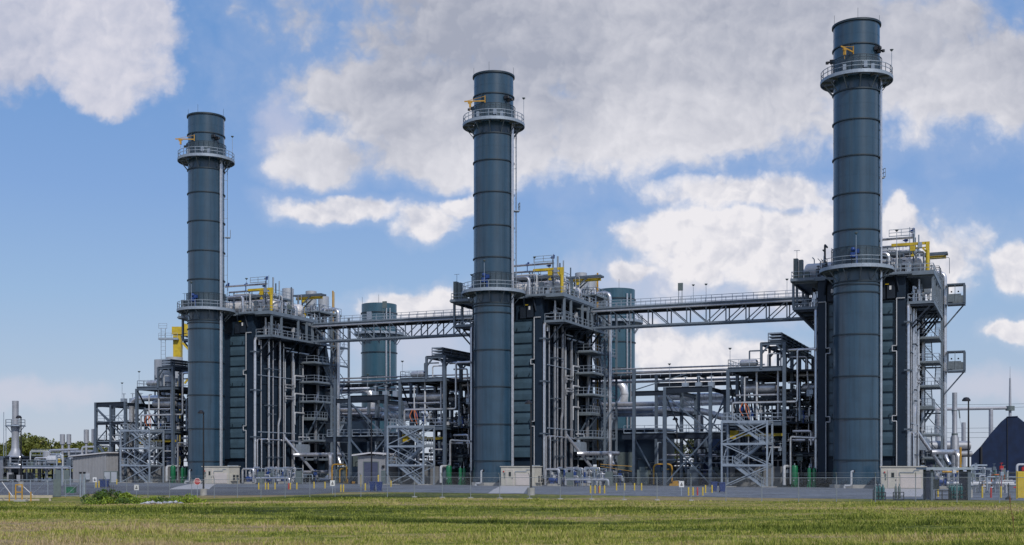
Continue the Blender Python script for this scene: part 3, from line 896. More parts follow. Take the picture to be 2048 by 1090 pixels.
    # blowdown and feed lines at the foot of the flank
    part(t, 'blowdown_pipe', B().path([(6.1, 12.6, 8.0), (6.1, 12.6, 7.5), (9.8, 16.2, 1.5), (10.0, 16.4, 0.9)], .24, 10, .3), M['jacket'])
    part(t, 'feed_pipe', B().path([(8.0, 12.4, 4.6), (8.9, 12.9, 4.6), (10.9, 22.3, 4.7), (10.9, 23.0, 4.7)], .34, 10, .5), M['jacket_dull'])
    part(t, 'feed_pipe', B().path([(10.2, 19.9, 4.7), (11.0, 19.0, 4.5), (11.0, 19.0, 0.6)], .36, 10, .6), M['jacket_dull'])
    part(t, 'feed_pipe', B().path([(8.6, 13.5, 1.7), (10.4, 22.5, 1.8), (10.8, 23.5, 1.3), (11.4, 24, .5)], .28, 10, .5), M['jacket_dull'])
    part(t, 'feed_pipe', B().path([(5.9, 5.3, 1.0), (5.9, 5.3, 7.1), (5.9, 6.2, 7.1), (6.4, 15.0, 6.9), (6.4, 24, 6.7)], .12, 8, .3), M['jacket'])
    part(t, 'feed_pipe', B().path([(6.3, 5.9, 1.2), (6.3, 5.9, 7.0), (6.3, 6.6, 7.0)], .1, 8, .3), M['jacket'])
    part(t, 'feed_pipe', B().path([(6.4, 11.9, 8.2), (6.4, 11.9, 2.5), (8.5, 11.9, 2.5), (8.5, 11.9, .4)], .09, 8, .2), M['jacket'])
    part(t, 'feed_pipe', B().path([(6.5, 12.1, .9), (6.5, 12.1, 2.2), (8.7, 12.1, 2.2)], .09, 8, .2), M['jacket'])
    part(t, 'feed_pipe', B().path([(6.6, 16.2, 7.6), (6.6, 19.3, 7.6), (6.6, 19.3, 5.5)], .14, 8, .3), M['white_pipe'])
    part(t, 'blowdown_tank', B().box(6.3, 7.4, 15.6, 18.3, 4.9, 6.4).lathe((6.9, 16, 6.4), [(.3, 0), (.3, .3), (.05, .35)], 8), M['galv'])
    # catwalks under the roof on both flanks
    for s in (1, -1):
        lo, hi = sorted((s * 5.55, s * 8.8))
        c = part(t, 'catwalk', B().box(lo, hi, 5.2, 23, 23.45, 23.55).bar((s * 8.75, 5.2, 23.5), (s * 8.75, 23, 23.5), .16, .34).bar((s * 5.6, 5.2, 23.5), (s * 8.75, 5.2, 23.5), .16, .34)
                 .bar((s * 5.6, 17, 23.5), (s * 8.75, 17, 23.5), .16, .3), M['light_steel'])
        part(c, 'railing', B().rail([(s * 5.7, 5.25, 23.55), (s * 8.75, 5.25, 23.55), (s * 8.75, 22.8, 23.55)]), M['galv'])
        f = B()
        for v in (5.2, 7.9, 12.75, 15.25, 17.0):
            f.ibeam((s * 8.7, v, 23.6), (s * 8.7, v, 27.0), .3, .3)
        f.bar((s * 8.7, 5.2, 26.85), (s * 8.7, 17, 26.85), .22, .3); f.bar((s * 5.6, 5.2, 26.85), (s * 8.7, 5.2, 26.85), .2, .3)
        part(c, 'frame', f, M['light_steel'])
        for v in (5.3, 8.0, 12.8, 15.3):
            part(c, 'bracket', B().bar((s * 8.6, v, 23.3), (s * 5.5, v, 20.0), .18).bar((s * 5.5, v, 23.2), (s * 8.6, v, 23.2), .16, .25), M['dark_steel'])
        for v in (18.8, 21.6):
            part(c, 'bracket', B().bar((s * 8.4, v, 23.3), (s * 5.5, v, 19.6), .24), M['dark_steel'])
        # valves and headers on the catwalk
        for i in range(10):
            v = 6 + i * 1.1 + rnd.random() * .5; u = s * (6.1 + rnd.random() * 1.6)
            q = B().path([(u, v, 23.6), (u, v, 24.4 + rnd.random() * 2.4)], .06 + rnd.random() * .14, 8)
            q.box(u - .2, u + .2, v - .2, v + .2, 24.2 + rnd.random(), 24.8 + rnd.random())
            part(t, 'valve_manifold', q, M[rnd.choice(('jacket', 'galv', 'white_pipe', 'jacket_dull'))])
        for i in range(4):
            z = 24.3 + i * .7; u = s * (5.8 + .3 * i)
            part(t, 'header_pipe', B().path([(u, 5.6 + i, z), (u, 16, z)], .1 + .03 * i, 8), M[('jacket_dull', 'galv', 'jacket', 'dark_pipe')[i]])
    # side landings between casing and stair tower
    for z in (3.9, 7.1, 13.7, 17.0, 20.3):
        d = part(t, 'side_landing', B().box(5.5, 8.7, 17.6, 23.0, z - .22, z), M['grating'])
        part(d, 'railing', B().rail([(8.65, 17.7, z), (8.65, 23, z)]).rail([(5.6, 17.7, z), (8.65, 17.7, z)]), M['galv'])
    d = part(t, 'side_landing', B().box(5.5, 7.8, 19.2, 23.3, 10.6, 10.95).box(5.5, 7.85, 19.15, 19.25, 10.55, 11.0), M['grating'])
    part(d, 'railing', B().rail([(5.6, 19.25, 10.95), (7.75, 19.25, 10.95), (7.75, 23.2, 10.95)], sp=.8), M['galv'])
    bars(d, 'bracket', [((7.6, 22.6, 10.5), (5.5, 22.6, 7.6), .26), ((7.2, 20.2, 10.5), (5.5, 20.2, 7.6), .26)], M['steel'])
    # roof deck
    rd = part(t, 'roof_deck', B().box(-8.85, 8.85, 4.3, 18.5, 27.02, 27.12).box(-8.85, 8.85, 4.24, 4.36, 26.85, 27.35).box(8.8, 8.92, 4.3, 18.5, 26.85, 27.4).box(-8.92, -8.8, 4.3, 18.5, 26.85, 27.4)
              .box(3.6, 6.3, 3.5, 4.3, 26.95, 27.2).box(-8.9, -5.8, 4.0, 4.3, 26.95, 27.2), M['light_steel'])
    part(rd, 'railing', B().rail([(-3.9, 4.35, 27.15), (-8.8, 4.35, 27.15), (-8.8, 18.4, 27.15)]).rail([(4.3, 4.35, 27.15), (8.8, 4.35, 27.15), (8.8, 18.4, 27.15)])
         .rail([(3.7, 3.55, 27.15), (6.2, 3.55, 27.15)], sp=.6), M['galv'])
    part(t, 'roof_deck', B().box(-5.6, 5.6, 18.5, 26.3, 27.02, 27.3), M['grating'])
    return t
boiler = make_boiler()
def make_roof(t):
    # steam drums lying across the roof
    for v, r, z, L in ((8.4, 1.05, 28.75, 14.6), (13.0, .8, 28.6, 12), (16.6, 1.1, 28.9, 13)):
        d = part(t, 'steam_drum', B().vessel((-L / 2, v, z), L, r, 'x', 22), M['drum'])
        sdl = B()
        for u in (-L * .3, L * .3):
            sdl.box(u - .25, u + .25, v - .8, v + .8, 27.1, z - r * .6)
        part(d, 'saddle', sdl, M['steel'])
        part(d, 'manway', B().lathe((-L / 2 - r * .5 - .12, v, z), [(.02, 0), (.35, 0), (.35, .25)], 14, axis='x').lathe((L / 2 + r * .5 - .1, v, z), [(.35, 0), (.35, .25), (.02, .25)], 14, axis='x'), M['jacket_dull'])
    # roof pipework
    R2 = random.Random(3)
    part(t, 'roof_pipe', B().path([(-2, 7.6, 32.2), (6.2, 7.6, 32.2)], .17, 8), M['jacket'])
    part(t, 'roof_pipe', B().path([(-2, 8.6, 31.4), (6.0, 8.6, 31.4)], .16, 8), M['jacket_dull'])
    part(t, 'roof_pipe', B().path([(-3, 9.6, 30.7), (6.4, 9.6, 30.7)], .30, 8), M['jacket_dull'])
    part(t, 'roof_pipe', B().path([(0.5, 5.0, 29.9), (3.35, 5.0, 29.9), (3.35, 5.0, 27.3)], .26, 10, .6), M['jacket'])
    part(t, 'roof_pipe', B().path([(1.2, 5.6, 30.4), (4.3, 5.6, 30.4), (4.3, 5.6, 28)], .12, 8, .3), M['white_pipe'])
    for i in range(44):
        u, v = -7 + R2.random() * 15, 5.3 + R2.random() * 12.5
        h = 29.2 + R2.random() * 2.6
        w = R2.choice((-1, 1)) * (0.6 + R2.random() * 2.4)
        pt = [(u, v, 27.2), (u, v, h), (u + w, v, h), (u + w, v, h - .6 - R2.random() * 1.5)] if i % 2 else [(u, v, 27.2), (u, v, h), (u, v + w, h)]
        part(t, 'roof_pipe', B().path(pt, .035 + .10 * R2.random() ** 2, 7, .25), M[R2.choice(('jacket', 'galv', 'jacket_dull', 'white_pipe', 'galv', 'dark_pipe', 'steel'))])
    for i in range(40):
        u, v = -7.5 + R2.random() * 15.6, 4.9 + R2.random() * 13
        z = 27.2 + R2.random() * 1.5
        q = B().box(u - .25, u + .25, v - .25, v + .25, z, z + .5 + R2.random() * .5).path([(u, v, 27.1), (u, v, z + .1)], .07, 6)
        q.path([(u, v, z + .6), (u, v, z + 1.3)], .05, 6).lathe((u, v, z + 1.2), [(.22, -.03), (.22, .03)], 8)
        part(t, 'roof_valve', q, M[R2.choice(('galv', 'grey_box', 'jacket_dull', 'dark_pipe', 'steel'))])
    for u, v, z in ((-0.8, 6.6, 32.2), (5.2, 8.2, 32.0), (2.0, 7.6, 32.2), (6.0, 7.6, 33.0), (5.0, 12.0, 29.2)):
        part(t, 'blue_actuator', B().box(u - .2, u + .2, v - .14, v + .14, z - .15, z + .2).ball((u + .18, v, z + .28), .17).bar((u, v, z - .9), (u, v, z), .09).bar((u - .4, v, z), (u + .3, v, z), .12), M['blue'])
    # service frame and grating above the drums
    f = B()
    for u in (-3, 0, 3, 6.2):
        for v in (7.2, 10.0, 14.5):
            f.bar((u, v, 27.1), (u, v, 31.2 if u < 6 else 32.6), .16)
    for v in (7.2, 10.0, 14.5):
        f.bar((-3, v, 30.3), (6.2, v, 30.3), .16, .24)
    for u in (-3, 0, 3, 6.2):
        f.bar((u, 7.2, 30.3), (u, 14.5, 30.3), .14, .22)
    f.box(-3, 6.2, 10.0, 14.5, 30.42, 30.46)
    fr = part(t, 'service_frame', f, M['steel'])
    part(fr, 'railing', B().rail([(-3, 10, 30.46), (6.2, 10, 30.46), (6.2, 14.5, 30.46)]).rail([(3.2, 7.2, 32.4), (6.2, 7.2, 32.4)], h=.9), M['galv'])
    part(t, 'safety_vent', B().path([(6.1, 9.4, 28), (6.1, 9.4, 33.5)], .14, 8), M['galv'])
    part(t, 'safety_vent', B().path([(6.6, 10.4, 28), (6.6, 10.4, 33.0)], .1, 8).path([(5.6, 8.9, 30), (5.6, 8.9, 33.8)], .05, 6), M['galv'])
    for u, v, h in ((6.9, 11.5, 29.6), (7.0, 9.6, 29.9), (7.3, 14, 29.4)):
        part(t, 'flash_tank', B().lathe((u, v, 27.2), [(.05, 0), (.42, .1), (.42, h - 27.6), (.2, h - 27.3), (.05, h - 27.2)], 12), M['jacket'])
    # silencers on the rear of the roof
    for u, v, zb, zt, r in ((5.0, 22.4, 29.6, 33.0, .95), (5.0, 26.4, 29.6, 32.6, .95), (1.5, 20.5, 29.8, 33.4, 1.0)):
        s_ = part(t, 'silencer', B().lathe((u, v, 0), [(.3, 27.3), (.3, zb - .3), (r, zb), (r, zt), (r - .12, zt + .05), (r - .12, zt - .8)], 20), M['silo'])
        fr = B()
        for a in range(4):
            x, y = u + 1.1 * math.cos(a * 1.571 + .78), v + 1.1 * math.sin(a * 1.571 + .78)
            fr.bar((x, y, 27.2), (x, y, zb + .8), .12)
        part(s_, 'support', fr, M['steel'])
    pl = part(t, 'silencer_platform', B().box(3.2, 8.6, 19.5, 26.5, 29.0, 29.15).bar((8.6, 19.5, 29), (8.6, 26.5, 29), .14, .26), M['grating'])
    part(pl, 'railing', B().rail([(3.3, 19.5, 29.15), (8.55, 19.5, 29.15), (8.55, 26.5, 29.15)]), M['galv'])
    pf = B()
    for u in (3.4, 8.4):
        for v in (19.7, 23, 26.3):
            pf.bar((u, v, 27.0 if u < 5 else 23.6), (u, v, 29), .18)
    part(pl, 'support', pf, M['steel'])
    for i in range(10):
        u, v = 5.5 + R2.random() * 3, 19.5 + R2.random() * 6
        part(t, 'roof_pipe', B().path([(u, v, 27.3), (u, v, 28.8 + R2.random() * 2.5), (u - .8, v, 28.8 + R2.random() * 2)], .08 + .1 * R2.random(), 7, .25), M[R2.choice(('jacket', 'galv', 'white_pipe'))])
    for i in range(6):
        u, v = 6 + R2.random() * 2.2, 18.8 + R2.random() * 4
        part(t, 'roof_valve', B().box(u - .4, u + .4, v - .3, v + .3, 24 + i * .6, 25.1 + i * .6), M[R2.choice(('galv', 'grey_box', 'jacket_dull', 'white_pipe'))])
    # gas vent (yellow riser)
    part(t, 'gas_vent', B().path([(5.67, 28.4, 1), (5.67, 28.4, 33.9)], .14, 8), M['gold'])
    part(t, 'gas_vent', B().path([(4.9, 29.9, 14), (4.9, 29.9, 33.9)], .2, 8), M['tan'])
    # cabinets at the left end
    part(t, 'control_cabinet', B().box(-8.6, -8.05, 4.6, 5.4, 27.15, 30.0).box(-7.9, -7.4, 4.6, 5.4, 27.15, 29.8).box(-7.2, -6.6, 4.7, 5.4, 27.15, 28.2), M['grey_box'])
    part(t, 'wind_vane', B().path([(-8.2, 5.0, 30), (-8.2, 5.0, 31.1)], .035, 5).bar((-8.6, 5, 31.1), (-7.8, 5, 31.1), .05), M['galv'])
make_roof(boiler)
boilers = repeat(boiler, 'dark navy boiler casing laced with silver pipes and roof drums, %s', 'three heat recovery boilers')

# ---- jib crane and monorail on the roof
def make_jib():
    t = thing('jib_crane', '', 'crane', (8.0, 6.1, 27.15))
    part(t, 'post', B().path([(8.0, 6.1, 27.15), (8.0, 6.1, 30.6)], .24, 12).box(7.78, 8.22, 5.88, 6.32, 30.2, 31.25).bar((7.9, 6.1, 29.9), (7.4, 6.1, 30.5), .2), M['yellow'])
    a = part(t, 'arm', B().bar((8.25, 6.1, 31.1), (3.6, 6.0, 31.1), .2, .34).bar((7.9, 6.1, 30.55), (6.2, 6.05, 30.55), .2, .16), M['yellow'])
    part(a, 'hoist', B().box(5.9, 6.5, 5.85, 6.3, 30.2, 30.85).path([(6.2, 6.05, 30.2), (6.2, 6.05, 29.6)], .04, 5).box(6.0, 6.35, 5.9, 6.2, 29.5, 29.75), M['yellow'])
    part(a, 'motor', B().box(6.9, 7.35, 5.6, 6.0, 30.5, 31.2), M['galv'])
    return t
repeat(make_jib(), 'yellow jib crane on the roof edge of the %s', 'yellow roof jib cranes')
def make_mono():
    t = thing('monorail_hoist', '', 'hoist', (7, 19, 27.3))
    part(t, 'beam', B().ibeam((4.2, 18.96, 31.3), (9.5, 18.96, 31.3), .3, .42), M['yellow'])
    f = B().bar((4.0, 18.3, 31.75), (9.7, 18.3, 31.75), .2, .3).bar((4.0, 19.7, 31.75), (9.7, 19.7, 31.75), .2, .3)
    for u in (4.2, 7.0, 9.6):
        f.bar((u, 18.3, 31.75), (u, 19.7, 31.75), .2, .25)
    for v in (18.4, 19.6):
        f.bar((5.0, v, 29.1), (5.0, v, 31.6), .25); f.bar((5.0, v, 29.6), (7.4, v, 31.5), .16)
    part(t, 'frame', f, M['steel'])
    part(t, 'trolley', B().box(5.6, 6.2, 18.7, 19.2, 30.6, 31.1).path([(5.9, 18.95, 30.6), (5.9, 18.95, 28.6)], .03, 5).box(5.7, 6.1, 18.8, 19.1, 28.2, 28.7), M['yellow'])
    return t
repeat(make_mono(), 'yellow monorail beam jutting from the rear roof of the %s', 'roof monorails')

# ---- stair tower
def make_tower():
    t = thing('stair_tower', '', 'stair tower', (7.4, 26, 0))
    for u, v in ((5.95, 23.1), (8.68, 23.1), (5.95, 28.7), (8.75, 28.7)):
        part(t, 'column', B().ibeam((u, v, 0), (u, v, 29.0), .3, .3), M['light_steel'])
    lv = [0.0, 3.9, 7.1, 10.4, 13.7, 17.0, 20.3, 23.55]
    for i, z in enumerate(lv[1:]):
        v0 = 27.3 if i % 2 == 0 else 23.1
        part(t, 'landing', B().box(5.95, 8.7, v0, v0 + 1.4, z - .15, z).bar((8.7, 23.1, z - .1), (8.7, 28.7, z - .1), .14, .26).bar((5.95, 23.1, z - .1), (5.95, 28.7, z - .1), .14, .26), M['steel'])
    br = B()
    for a, b_ in zip(lv, lv[1:]):
        i = lv.index(a)
        p, q = ((8.7, 23.1, a), (8.7, 28.7, b_)) if i % 2 else ((8.7, 28.7, a), (8.7, 23.1, b_))
        br.bar((8.72, 28.6, a), (5.95, 28.75, b_), .1)
        br.bar((8.75, 23.3, b_ - 1.2), (8.75, 24.6, b_ - .2), .1)
    part(t, 'bracing', br, M['steel'])
    for i, (a, b_) in enumerate(zip(lv, lv[1:])):
        y0, y1 = (24.3, 27.4) if i % 2 == 0 else (27.4, 24.3)
        u = 8.15 if i % 2 == 0 else 6.7
        f = B()
        for du in (-.5, .5):
            f.bar((u + du, y0, a), (u + du, y1, b_), .07, .3)
        n = int((b_ - a) / .2)
        for k in range(1, n):
            y, z = y0 + (y1 - y0) * k / n, a + (b_ - a) * k / n
            f.box(u - .48, u + .48, y - .13, y + .13, z - .02, z + .02)
        s_ = part(t, 'stair_flight', f, M['galv'])
        h = B()
        for du in (-.5, .5):
            for k in (.55, 1.05):
                h.bar((u + du, y0, a + k), (u + du, y1, b_ + k), .06)
            for k in range(4):
                y, z = y0 + (y1 - y0) * k / 3, a + (b_ - a) * k / 3
                h.bar((u + du, y, z), (u + du, y, z + 1.05), .06)
        part(s_, 'handrail', h, M['galv'])
    b = B()
    for z in lv[1:]:
        b.rail([(8.68, 23.2, z), (8.68, 28.6, z)], sp=1.4)
    part(t, 'railing', b, M['galv'])
    return t
repeat(make_tower(), 'open steel stair tower climbing the flank of the %s', 'boiler stair towers')

# ---- rear bypass stack
def make_rear():
    t = thing('bypass_stack', '', 'smokestack', (0, 55, 0))
    part(t, 'shell', B().lathe((0, 55, 0), [(3.5, 0), (3.5, 35), (3.3, 35), (3.3, 33)], 48), M['rear_stack'])
    for z in (13, 20.5, 25.3, 33.2):
        part(t, 'stiffener_ring', B().ring((0, 55, z), 3.48, 3.66, -.09, .09, 48), M['ring'])
    d = part(t, 'platform', B().ring((0, 55, 29.2), 3.5, 5.0, -.35, 0, 32), M['galv'])
    part(d, 'railing', B().rail([(4.9 * math.cos(i * math.pi / 12), 55 + 4.9 * math.sin(i * math.pi / 12), 29.2) for i in range(24)], closed=True), M['galv'])
    for i in range(12):
        a = i * math.pi / 6
        part(d, 'bracket', B().bar((3.5 * math.cos(a), 55 + 3.5 * math.sin(a), 27), (4.8 * math.cos(a), 55 + 4.8 * math.sin(a), 29), .12), M['steel'])
    part(t, 'conduit', B().path([(2.9, 52.7, 1), (2.9, 52.7, 34)], .18, 8), M['jacket'])
    part(t, 'conduit', B().path([(3.4, 53.3, 1), (3.4, 53.3, 34)], .12, 8), M['jacket_dull'])
    part(t, 'junction_box', B().box(-.6, .4, 51.1, 51.5, 31.6, 33.2).path([(.0, 51.3, 29), (0, 51.3, 31.6)], .05, 6), M['galv'])
    for a in (3.5, 5.2):
        part(t, 'lightning_rod', B().path([(3.4 * math.cos(a), 55 + 3.4 * math.sin(a), 35), (3.4 * math.cos(a), 55 + 3.4 * math.sin(a), 36.6)], .03, 5), M['ring'])
    return t
repeat(make_rear(), 'stout teal-grey stack rising behind the %s', 'stout rear stacks', units=(2, 1))

# ---- overhead bridges joining the boiler roofs
def make_bridge():
    U0, U1 = -40.9, -8.8
    t = thing('footbridge', '', 'bridge', (-24.85, 18.2, 23.6))
    n = 11; L = (U1 - U0) / n
    for v in (17.2, 19.4):
        b = B().bar((U0, v, 23.7), (U1 + 1.5, v, 23.7), .22, .26).bar((U0, v, 26.35), (U1 + 1.5, v, 26.35), .22, .3)
        for i in range(n + 1):
            b.bar((U0 + i * L, v, 23.7), (U0 + i * L, v, 26.3), .16)
        for i in range(n):
            p, q = U0 + i * L, U0 + (i + 1) * L
            b.bar(*(((p, v, 26.3), (q, v, 23.75)) if i < 6 else ((p, v, 23.75), (q, v, 26.3))), .13)
        part(t, 'truss', b, M['light_steel'])
    part(t, 'deck', B().box(U0, U1, 17.0, 19.6, 26.52, 26.6).bar((U0, 16.98, 26.62), (U1, 16.98, 26.62), .06, .2), M['light_steel'])
    x = B()
    for i in range(n + 1):
        x.bar((U0 + i * L, 17.2, 23.7), (U0 + i * L, 19.4, 23.7), .12)
    part(t, 'cross_beam', x, M['light_steel'])
    part(t, 'railing', B().rail([(U0, 17.05, 26.6), (U1, 17.05, 26.6)]).rail([(U0, 19.55, 26.6), (U1, 19.55, 26.6)]), M['galv'])
    part(t, 'bridge_pipe', B().path([(U0, 16.8, 26.1), (U1, 16.8, 26.1)], .13, 8), M['jacket_dull'])
    part(t, 'bridge_pipe', B().path([(U0, 18.3, 25.9), (U1, 18.3, 25.9)], .2, 8), M['dark_pipe'])
    part(t, 'bridge_panel', B().box(-27.6, -26.9, 17.1, 17.4, 28.6, 29.7).bar((-27.5, 17.2, 26.6), (-27.5, 17.2, 29), .08).bar((-27.0, 17.2, 26.6), (-27.0, 17.2, 29), .08), M['grey_box'])
    return t
br = make_bridge()
br['label'] = 'steel truss footbridge between the middle boiler and the boiler beside the navy building'; br['group'] = 'truss footbridges'
dup(br, STEP[0], STEP[1], 0, 'steel truss footbridge between the middle boiler and the boiler behind the stop sign')

# ---- pipe rack beside each boiler (columns, floors, cable trays, vessels, crowded pipework)
def make_rack(wing=True):
    t = thing('pipe_rack', '', 'pipe rack', (-13.4, 14, 0))
    R3 = random.Random(21)
    VS = (3.9, 9.5, 15.5, 21.5, 27.0)
    for v in VS:
        for u in (-17.1, -9.65):
            part(t, 'column', B().ibeam((u, v, 0), (u, v, 15.6 if u < -10 else 19.0), .42, .42, .07), M['steel'])
        part(t, 'column', B().ibeam((-12.66, v, 15.6), (-12.66, v, 19.0), .32, .32, .06), M['steel'])
    f = B()
    for z in (8.4, 15.6):
        for v in VS:
            f.ibeam((-17.1, v, z), (-9.65, v, z), .3, .62 if v < 4 else .45)
        for u in (-17.1, -13.4, -9.65):
            f.ibeam((u, 3.9, z), (u, 27, z), .3, .45)
    for v in VS:
        f.ibeam((-12.66, v, 18.9), (-9.65, v, 18.9), .3, .4)
        f.bar((-12.6, v, 17.6), (-11.6, v, 18.8), .2); f.bar((-9.7, v, 17.6), (-10.7, v, 18.8), .2)
    for u in (-12.66, -9.65):
        f.ibeam((u, 3.9, 18.9), (u, 27, 18.9), .3, .4)
    for v, z in ((9.5, 4.5), (15.5, 4.5), (9.5, 12), (15.5, 12), (21.5, 12), (27, 12), (21.5, 4.5)):
        f.ibeam((-17.1, v, z), (-9.65, v, z), .25, .35)
    part(t, 'beam', f, M['steel'])
    d = part(t, 'floor', B().box(-17.0, -9.7, 4.0, 27, 8.62, 8.68).box(-17.0, -9.7, 4.0, 27, 15.82, 15.88), M['grating'])
    part(d, 'railing', B().rail([(-17.0, 3.95, 8.68), (-9.8, 3.95, 8.68)]).rail([(-17.1, 27, 15.88), (-17.1, 4.0, 15.88), (-12.8, 3.95, 15.88)]), M['galv'])
    for a, b_ in zip(VS, VS[1:]):
        bars(t, 'brace', [((-9.6, a, .3), (-9.6, b_, 8.2), .18), ((-17.1, b_, 8.6), (-17.1, a, 15.4), .18)], M['dark_steel'])
    for i, z in enumerate((19.3, 19.72, 20.14)):
        part(t, 'cable_tray', B().box(-11.7, -10.0, 3.7, 27.5, z, z + .04).box(-11.7, -11.64, 3.7, 27.5, z, z + .17).box(-10.06, -10.0, 3.7, 27.5, z, z + .17).box(-11.7, -10.0, 3.66, 3.72, z, z + .17), M['galv'])
    for v in np.arange(3.9, 27.5, 2.9):
        part(t, 'tray_hanger', B().bar((-11.75, v, 19.1), (-11.75, v, 20.3), .09).bar((-9.95, v, 19.1), (-9.95, v, 20.3), .09).bar((-11.75, v, 19.15), (-9.95, v, 19.15), .08), M['steel'])
    # big lagged vessels and headers
    for v in (6.2, 12.5, 19.0):
        part(t, 'vessel', B().vessel((-15.3, v, 13.2), 4.0, .62, 'x', 18), M['jacket_dull'])
    part(t, 'vessel', B().vessel((-7.8, 8, 13.2), 2.0, .6, 'x', 16), M['jacket_dull'])
    part(t, 'tank', B().vessel((-15.5, 4.8, 16.5), 2.0, .45, 'x', 16), M['jacket_dull'])
    def pp(pts, r, mt):
        part(t, 'process_pipe', B().path(pts, r, 8), M[mt])
    pp([(-13.5, 5.0, 15.4), (-13.5, 5.0, 9.0)], .14, 'white_pipe')
    pp([(-10.6, 4.6, 15.4), (-10.6, 4.6, 9.0)], .14, 'white_pipe')
    pp([(-16.2, 4.9, 12.2), (-10.2, 4.9, 12.2)], .13, 'jacket')
    pp([(-16.6, 4.3, 8.8), (-16.6, 4.3, 11.2), (-8.0, 4.3, 11.2), (-8.0, 4.3, 18.0), (-5.6, 4.3, 18.0)], .16, 'jacket')
    pp([(-15.0, 4.4, 11.1), (-15.0, 4.4, 14.6), (-14.5, 4.4, 14.6)], .11, 'white_pipe')
    pp([(-9.4, 5.0, 18.0), (-5.4, 5.0, 18.1)], .18, 'jacket')
    pp([(-9.4, 6.4, 17.2), (-7.2, 6.4, 17.2), (-6.9, 6.4, 12.3)], .12, 'jacket_dull')
    pp([(-8.9, 4.2, .4), (-8.9, 4.2, 6.6), (-5.6, 4.2, 6.4)], .14, 'jacket')
    pp([(-9.3, 1.9, .3), (-9.3, 1.9, 2.7), (-9.3, 5, 2.7)], .2, 'white_pipe')
    pp([(-12.2, 4.1, 5.2), (-9.9, 4.1, 5.2), (-9.9, 4.1, 6.4)], .1, 'white_pipe')
    pp([(-9.2, 9.0, 15.0), (-5.5, 9.0, 15.0)], .24, 'jacket_dull')
    for i in range(84):
        k = R3.random()
        u = -16.8 + R3.random() * 10.8
        v = 4.4 + R3.random() ** 1.2 * 21
        r = .05 + .14 * R3.random() ** 2
        mt = R3.choice(('dark_pipe', 'dark_pipe', 'jacket_dull', 'jacket', 'galv', 'dark_steel', 'white_pipe'))
        if k < .42:
            z0 = R3.choice((.3, 4.5, 8.7)); z1 = z0 + 2 + R3.random() * 6
            w = R3.choice((-1, 1)) * R3.random() * 2.5
            pp([(u, v, z0), (u, v, z1), (max(-16.9, min(-5.8, u + w)), v, z1)], r, mt)
        elif k < .75:
            z = .6 + R3.random() * 14.5; L = 2 + R3.random() * 6
            u2 = min(-5.6, u + L)
            pp([(u, v, z), (u2, v, z), (u2, v, z + R3.choice((-1, 1)) * (1 + R3.random()))], r, mt)
        else:
            z = 1.2 + R3.random() * 14
            pp([(u, v, z), (u, min(27, v + 5 + R3.random() * 8), z)], r * 1.4, mt)
    for i in range(60):
        u, v = -16.6 + R3.random() * 10.6, 4.4 + R3.random() * 8
        z = R3.choice((.3, 8.7, 8.7, 4.6)) + R3.random() * 1.6
        q = B().box(u - .22, u + .22, v - .2, v + .2, z, z + .5).path([(u, v, z - .6), (u, v, z + 1.1)], .06, 6).lathe((u, v, z + 1.0), [(.24, -.03), (.24, .03)], 8)
        part(t, 'valve', q, M[R3.choice(('galv', 'dark_pipe', 'jacket_dull', 'steel', 'blue', 'white_pipe'))])
    part(t, 'hose', B().path([(-15.2, 4.2, 11.2), (-15.6, 4.0, 10.2), (-15.1, 4.0, 9.4)], .07, 6, .3).path([(-14.9, 4.2, 11.1), (-14.7, 4.0, 10.0), (-14.3, 4.0, 9.0)], .07, 6, .3).path([(-15.0, 4.3, 11.2), (-14.4, 4.0, 10.6), (-14.2, 4.0, 9.6)], .06, 6, .3), M['orange'])
    part(t, 'crane_beam', B().box(-17.4, -15.9, 4.6, 5.2, 6.9, 7.5).bar((-16.5, 5, 6.9), (-10, 5, 6.9), .3, .35).box(-17.0, -16.2, 4.5, 5.3, 6.4, 6.9), M['yellow'])
    # portal on top with service piping
    part(t, 'service_pipe', B().path([(-11.9, 4.4, 15.9), (-11.9, 4.4, 17.6), (-10.2, 4.4, 17.6), (-10.2, 4.4, 15.9)], .1, 8, .3), M['white_pipe'])
    part(t, 'goalpost_frame', B().bar((-15.1, 8, 15.8), (-15.1, 8, 18.4), .18).bar((-15.1, 8, 18.4), (-12.7, 8, 18.4), .18), M['steel'])
    # open wing carrying the steam lines
    for u, v, zt in ((-25.8, 3.9, 13.5), (-19.5, 3.9, 13.5), (-25.8, 12.5, 13.5), (-19.5, 12.5, 13.5), (-25.8, 20.5, 13.5), (-19.5, 20.5, 13.5)):
        part(t, 'column', B().ibeam((u, v, 0), (u, v, zt), .42, .42, .07), M['steel'])
    w = B()
    w.ibeam((-25.8, 3.9, 13.1), (-19.5, 3.9, 13.1), .3, .8); w.ibeam((-25.8, 3.9, 13.1), (-25.8, 20.5, 13.1), .3, .6)
    w.ibeam((-19.5, 3.9, 13.1), (-19.5, 20.5, 13.1), .3, .5); w.ibeam((-25.8, 9.0, 13.2), (-19.5, 9.0, 13.2), .2, .3)
    w.ibeam((-25.8, 12.5, 7.0), (-17.1, 12.5, 7.0), .35, .8); w.ibeam((-25.8, 3.9, 10.2), (-25.8, 20.5, 10.2), .25, .4)
    w.ibeam((-25.8, 9.5, 7.0), (-17.2, 9.5, 7.0), .35, .8)
    w.ibeam((-19.5, 9.5, 13.1), (-17.1, 9.5, 13.1), .3, .5); w.ibeam((-25.8, 3.9, 7.0), (-25.8, 20.5, 7.0), .3, .5)
    w.ibeam((-19.5, 12.5, 10.2), (-17.1, 12.5, 10.2), .25, .4)
    part(t, 'beam', w, M['dark_steel'])
    wl_ = []
